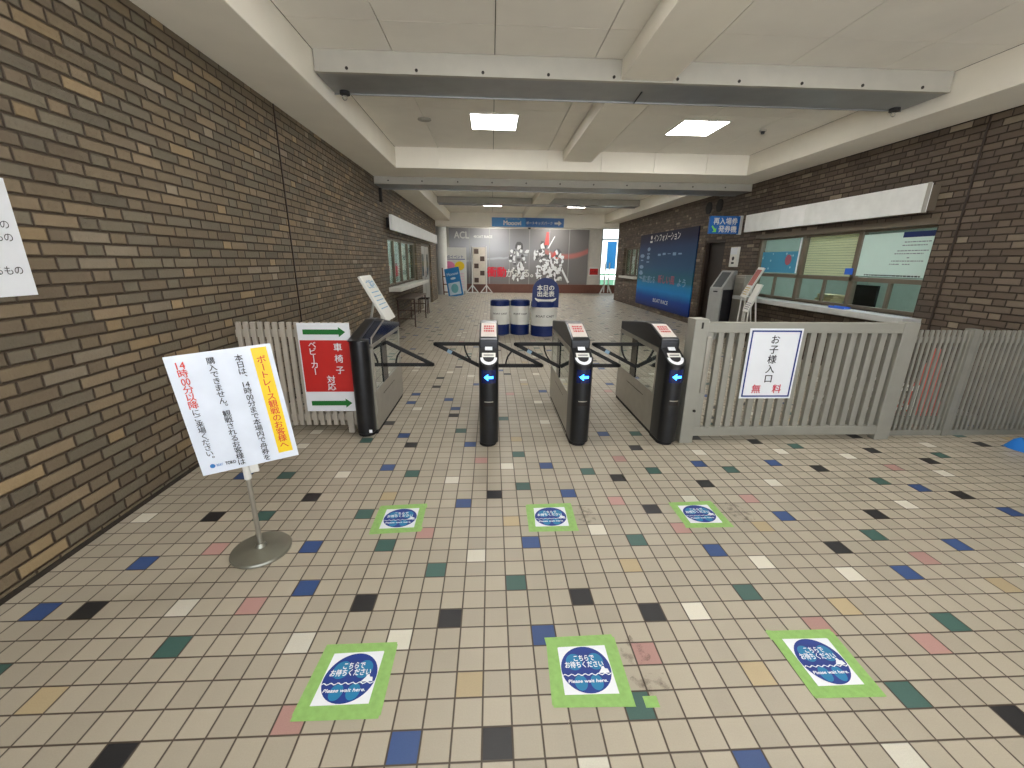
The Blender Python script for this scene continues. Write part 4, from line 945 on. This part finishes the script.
def fence_panel(lb, y, x0, x1, ph, pitch=.05):
    t_ = thing('slat_fence', lb, 'fence', loc=(x0, y, 0)); n_ = int((x1 - x0) / pitch)
    for i in range(n_): MB().box(i * pitch + ph, i * pitch + ph + .023, 0, .02, .05, .975).build('slat', M_fence, t_, bevel=.003)
    MB().box(0, x1 - x0, .02, .05, .86, .91).build('rail', M_fence, t_); MB().box(0, x1 - x0, .02, .05, .1, .17).build('rail', M_fence, t_)
    MB().box(0, x1 - x0, -.01, .05, 0, .05).build('bottom_rail', M_fence, t_)
    return t_
t = fence_panel('grey slat fence from the sliding gate to the right brick wall', 1.86, 3.86, 5.34, .01)
MB().box(.52, .58, -.02, .06, 0, .985).build('post', M_fence, t); 
t = fence_panel('second grey slat fence layered directly behind the first', 2.0, 3.25, 3.98, .03, .063)
t = thing('traffic_cone', 'faded red traffic cone behind the right slat fence', 'traffic cone', loc=(4.86, 2.5, 0))
MB().cyl((0, 0, .03), (0, 0, .68), .15, .03, n=28).build('cone_body', M_cone, t, smooth=True); MB().box(-.19, .19, -.19, .19, 0, .03).build('base', M_cone, t, bevel=.02)
t = thing('low_rack', 'low white rail rack behind the right slat fence', 'rack', loc=(4.1, 2.45, 0))
b = MB()
for z in (.12, .32): b.tube([(-.4, -.2, z), (.4, -.2, z), (.4, .2, z), (-.4, .2, z), (-.4, -.2, z)], .015)
b.build('rail', M_white, t)
for x in (-.4, .4):
    for y in (-.2, .2): MB().cyl((x, y, 0), (x, y, .36), .018, n=8).build('leg', M_white, t)
t = thing('blue_sheet_bundle', 'bright blue folded plastic sheet on the floor at the right edge', 'plastic sheet', loc=(5.0, 1.45, 0))
b = MB(); gx, gy = 14, 8; rd = random.Random(8)
vs = []; 
for j in range(gy + 1):
    for i in range(gx + 1):
        ed = min(i, gx - i, j, gy - j); h = .0 if ed == 0 else .05 + .035 * math.sin(i * 1.7 + j) + rd.uniform(0, .03)
        vs.append((-.3 + i * .6 / gx + (.0 if ed else rd.uniform(-.02, .02)), -.18 + j * .36 / gy + (0 if ed else rd.uniform(-.02, .02)), h))
b.add(vs, [(j * (gx + 1) + i, j * (gx + 1) + i + 1, (j + 1) * (gx + 1) + i + 1, (j + 1) * (gx + 1) + i) for j in range(gy) for i in range(gx)])
b.build('sheet', mat('bright_blue_tarp', (24, 112, 196), .4), t, smooth=True)
# ------------------------------------------------------------------ drums
def drum(x, y, r, ztop, lb, dome=False):
    th = thing('printed_drum', lb, 'drum bin', 'blue and white printed drums', (x, y, 0))
    zt = ztop; zl = .22
    MB().cyl((0, 0, 0), (0, 0, zl), r * .98, r, n=40).build('lower_band', M_navy, th, smooth=True)
    MB().cyl((0, 0, zl), (0, 0, zt - .1), r, n=40).build('white_band', M_white, th, smooth=True)
    MB().cyl((0, 0, zt - .1), (0, 0, zt), r, n=40).cyl((0, 0, zt), (0, 0, zt + .02), r * .9, n=40).build('upper_band', M_navy, th, smooth=True)
    a_ = MB(); vs_, fs_ = glyph('BOAT CAST', .02); xs = [v.x for v in vs_]; mx = (max(xs) + min(xs)) / 2; W_ = max(xs) - min(xs); kk = r * 1.5 / W_; zc = .43 if not dome else .4
    a_.add([((r + .003 + v.z) * math.sin((v.x - mx) * kk / r), -(r + .003 + v.z) * math.cos((v.x - mx) * kk / r), zc + v.y * kk * .8) for v in vs_], fs_); a_.build('lettering', M_ink, th, fix=False)
    if dome:
        n_ = 24; hz = 1.19 - r * .95
        pts_ = [(-r, zt - .1)] + [(r * math.cos(math.pi - math.pi * i / n_), hz + r * .95 * math.sin(math.pi * i / n_)) for i in range(n_ + 1)] + [(r, zt - .1)]
        MB().prism(pts_, -r * .75, -r * .75 + .02, 'y').build('domed_header', M_navy, th)
        a_ = MB()
        for row, ys in (('本日の', .99), ('出走表', .87)):
            for i, ch in enumerate(row): put_char(a_, ch, (i - 1) * .12, ys, .11, .0, bold=.03)
        nn_ = 20
        o1 = [(.22 * math.cos(math.pi + math.pi * i / nn_), .79 + .1 * math.sin(math.pi + math.pi * i / nn_), 0) for i in range(nn_ + 1)]; o2 = [(.2 * math.cos(math.pi + math.pi * i / nn_), .79 + .03 * math.sin(math.pi + math.pi * i / nn_), 0) for i in range(nn_ + 1)]
        a_.add(o1 + o2, [(i, i + 1, nn_ + 2 + i, nn_ + 1 + i) for i in range(nn_)])
        a_.v = [(x_, -r * .75 - .004 - z_, y_) for x_, y_, z_ in a_.v]; a_.build('white_lettering', M_white, th, fix=False)
    return th
drum(.415, 7.43, .208, .70, 'leftmost blue and white drum beyond the ticket gates')
drum(.84, 7.43, .208, .705, 'middle blue and white drum beyond the ticket gates')
drum(1.335, 7.28, .272, .70, 'largest blue and white drum, with a domed blue header on top', True)
# ------------------------------------------------------------------ floor stickers
def sticker(q, lb):
    """q = four floor corners of the tape, far-left, far-right, near-right, near-left"""
    cx = sum(p[0] for p in q) / 4; cy = sum(p[1] for p in q) / 4
    th = thing('floor_sticker', lb, 'floor sticker', 'waiting-spot stickers on the floor', (cx, cy, 0))
    L_ = [(p[0] - cx, p[1] - cy) for p in q]
    def bil(u, v, z): # u right, v up, 0..1
        a_ = [L_[3][i] * (1 - u) + L_[2][i] * u for i in (0, 1)]; b_ = [L_[0][i] * (1 - u) + L_[1][i] * u for i in (0, 1)]
        return (a_[0] * (1 - v) + b_[0] * v, a_[1] * (1 - v) + b_[1] * v, z)
    def warp(mb):
        mb.v = [bil(x / .29 + .5, y / .29 + .5, z) for x, y, z in mb.v]; return mb
    rd_ = random.Random(lb); b_ = MB()
    for k, (x0, x1, y0, y1) in enumerate([(-.145, .145, .098, .145), (-.145, .145, -.145, -.098), (-.145, -.098, -.13, .14), (.098, .145, -.14, .13)]):
        j = [rd_.uniform(-.006, .006) for _ in range(4)]
        b_.add([(x0 + j[0], y0 + j[1], .0015 + k * .0003), (x1 + j[2], y0 + j[3], .0015 + k * .0003), (x1 - j[1], y1 + j[0], .0015 + k * .0003), (x0 - j[3], y1 + j[2], .0015 + k * .0003)], [(0, 1, 2, 3)])
    warp(b_).build('tape_border', M_tape, th, fix=False)
    warp(MB().rect(-.106, .106, -.106, .106, .0012)).build('white_sheet', M_paper, th, fix=False)
    # the tape lies over the sheet; the sheet face is raised only between the strips
    warp(MB().rect(-.0985, .0985, -.0985, .0985, .003)).build('sheet_face', M_paper, th, fix=False)
    warp(MB().disc((0, 0), .097, .096, .0038)).build('blue_disc', M_blue, th, fix=False)
    b_ = MB()
    for x, y, rx, ry in ((-.042, .03, .032, .035), (.042, .03, .032, .035), (-.03, -.055, .024, .03), (.03, -.055, .024, .03)): b_.disc((x, y), rx, ry, .0044)
    warp(b_).build('footprints', M_lblue, th, fix=False)
    a_ = MB(); htext(a_, 'こちらで', 0, .044, .024, .005, bold=.03, width=.082); htext(a_, 'お待ちください', -.004, .017, .024, .005, bold=.03, width=.152); htext(a_, 'Please wait here.', -.002, -.049, .015, .005, bold=.025, width=.15, italic=.15)
    n_ = 30
    t1 = [(-.093 + .186 * i / n_, -.022 + .0035 * math.sin(i * 1.5), .005) for i in range(n_ + 1)]; t2 = [(x, y - .004, z) for x, y, z in t1]
    a_.add(t1 + t2, [(i, i + 1, n_ + 2 + i, n_ + 1 + i) for i in range(n_)])
    a_.add([(.045, -.02, .0052), (.088, -.02, .0052), (.084, -.004, .0052), (.074, -.002, .0052), (.07, .008, .0052), (.062, .006, .0052), (.058, -.004, .0052)], [(0, 1, 2, 3, 4, 5, 6)])
    warp(a_).build('white_print', M_paper, th, fix=False)
    return th
sticker([(-.43, -.165), (-.15, -.158), (-.155, -.457), (-.453, -.458)], 'near left floor sticker in green tape, nearest to the sign stand')
sticker([(.452, -.17), (.737, -.163), (.737, -.456), (.449, -.451)], 'near middle floor sticker in green tape, dirty smudge to its right')
sticker([(1.396, -.161), (1.68, -.167), (1.66, -.456), (1.40, -.458)], 'near right floor sticker in green tape')
sticker([(-.468, .833), (-.177, .848), (-.175, .56), (-.465, .55)], 'far left floor sticker in green tape')
sticker([(.452, .822), (.74, .832), (.735, .541), (.445, .54)], 'far middle floor sticker, straight before the third ticket gate')
sticker([(1.381, .818), (1.674, .828), (1.672, .55), (1.384, .548)], 'far right floor sticker, peeled tape corner beside it')
# glue smudges
def smudge(x, y, w_, h_, lb):
    m = MATS.get('smudge')
    if not m:
        m = bpy.data.materials.new('glue_smudge'); k = NT(m); MATS['smudge'] = m
        k.b.inputs['Base Color'].default_value = srgb(104, 90, 80); k.b.inputs['Roughness'].default_value = .8
        k.put(k.b.inputs['Alpha'], k.m('MULTIPLY', k.m('SUBTRACT', k.noise(k.world_pos(), 28, 5), .47), 2.2, clamp=True))
    n_ = 18; rd_ = random.Random(lb); pts_ = [(w_ * (1 + rd_.uniform(-.3, .3)) * math.cos(2 * math.pi * i / n_), h_ * (1 + rd_.uniform(-.3, .3)) * math.sin(2 * math.pi * i / n_), .0008) for i in range(n_)]
    o_ = MB().add(pts_, [tuple(range(n_))]).build('glue_stain', m, fix=False); o_.location = (x, y, 0); tag(o_, lb, 'stain')
smudge(.80, -.24, .055, .06, 'upper dark glue stain right of the near middle sticker')
smudge(.83, -.37, .07, .05, 'lower dark glue stain right of the near middle sticker')
smudge(1.78, .70, .07, .10, 'dark glue stain right of the far right sticker')
smudge(.81, .70, .06, .10, 'faint glue stain right of the far middle sticker')
o = MB().box(-.025, .025, -.02, .02, 0, .0012).build('tape_scrap', M_tape); o.location = (.80, -.44, 0); tag(o, 'small green tape scrap on the dark green tile', 'tape')

# ------------------------------------------------------------------ print and small fittings belong to the part they sit on
bpy.context.view_layer.update()
def nest(thing_o, host, subs):
    kids = list(thing_o.children); h = [c for c in kids if c.name.split('.')[0] == host]
    if not h: return
    for c in kids:
        if c.name.split('.')[0] in subs and c is not h[0]:
            mw = c.matrix_world.copy(); c.parent = h[0]; c.matrix_parent_inverse = h[0].matrix_world.inverted(); c.matrix_basis = mw
PRINT = {'white_lettering', 'red_lettering', 'black_lettering', 'blue_lettering', 'lettering', 'green_arrow', 'red_field', 'blue_border', 'text_line', 'bottom_text', 'navy_header', 'red_shell', 'white_print', 'figure_print',
         'blue_print', 'red_print', 'yellow_print', 'grey_print', 'pink_patch', 'yellow_patch', 'faint_print', 'darker_half', 'yellow_strip', 'blue_logo', 'black_logo'}
for o in [o for o in COL.objects if o.parent is None and o.type == 'EMPTY']:
    for host in ('panel', 'board', 'sheet'): nest(o, host, PRINT)
    nest(o, 'instruction_plate', {'red_lettering'}); nest(o, 'arrow_window', {'blue_arrow'}); nest(o, 'ticket_slot', {'slot_label'}); nest(o, 'card_reader', {'black_print'})
    nest(o, 'sheet_face', {'blue_disc', 'footprints', 'white_print'}); nest(o, 'white_band', {'lettering'}); nest(o, 'domed_header', {'white_lettering'}); nest(o, 'housing', {'grille', 'dial', 'upper_plate'})
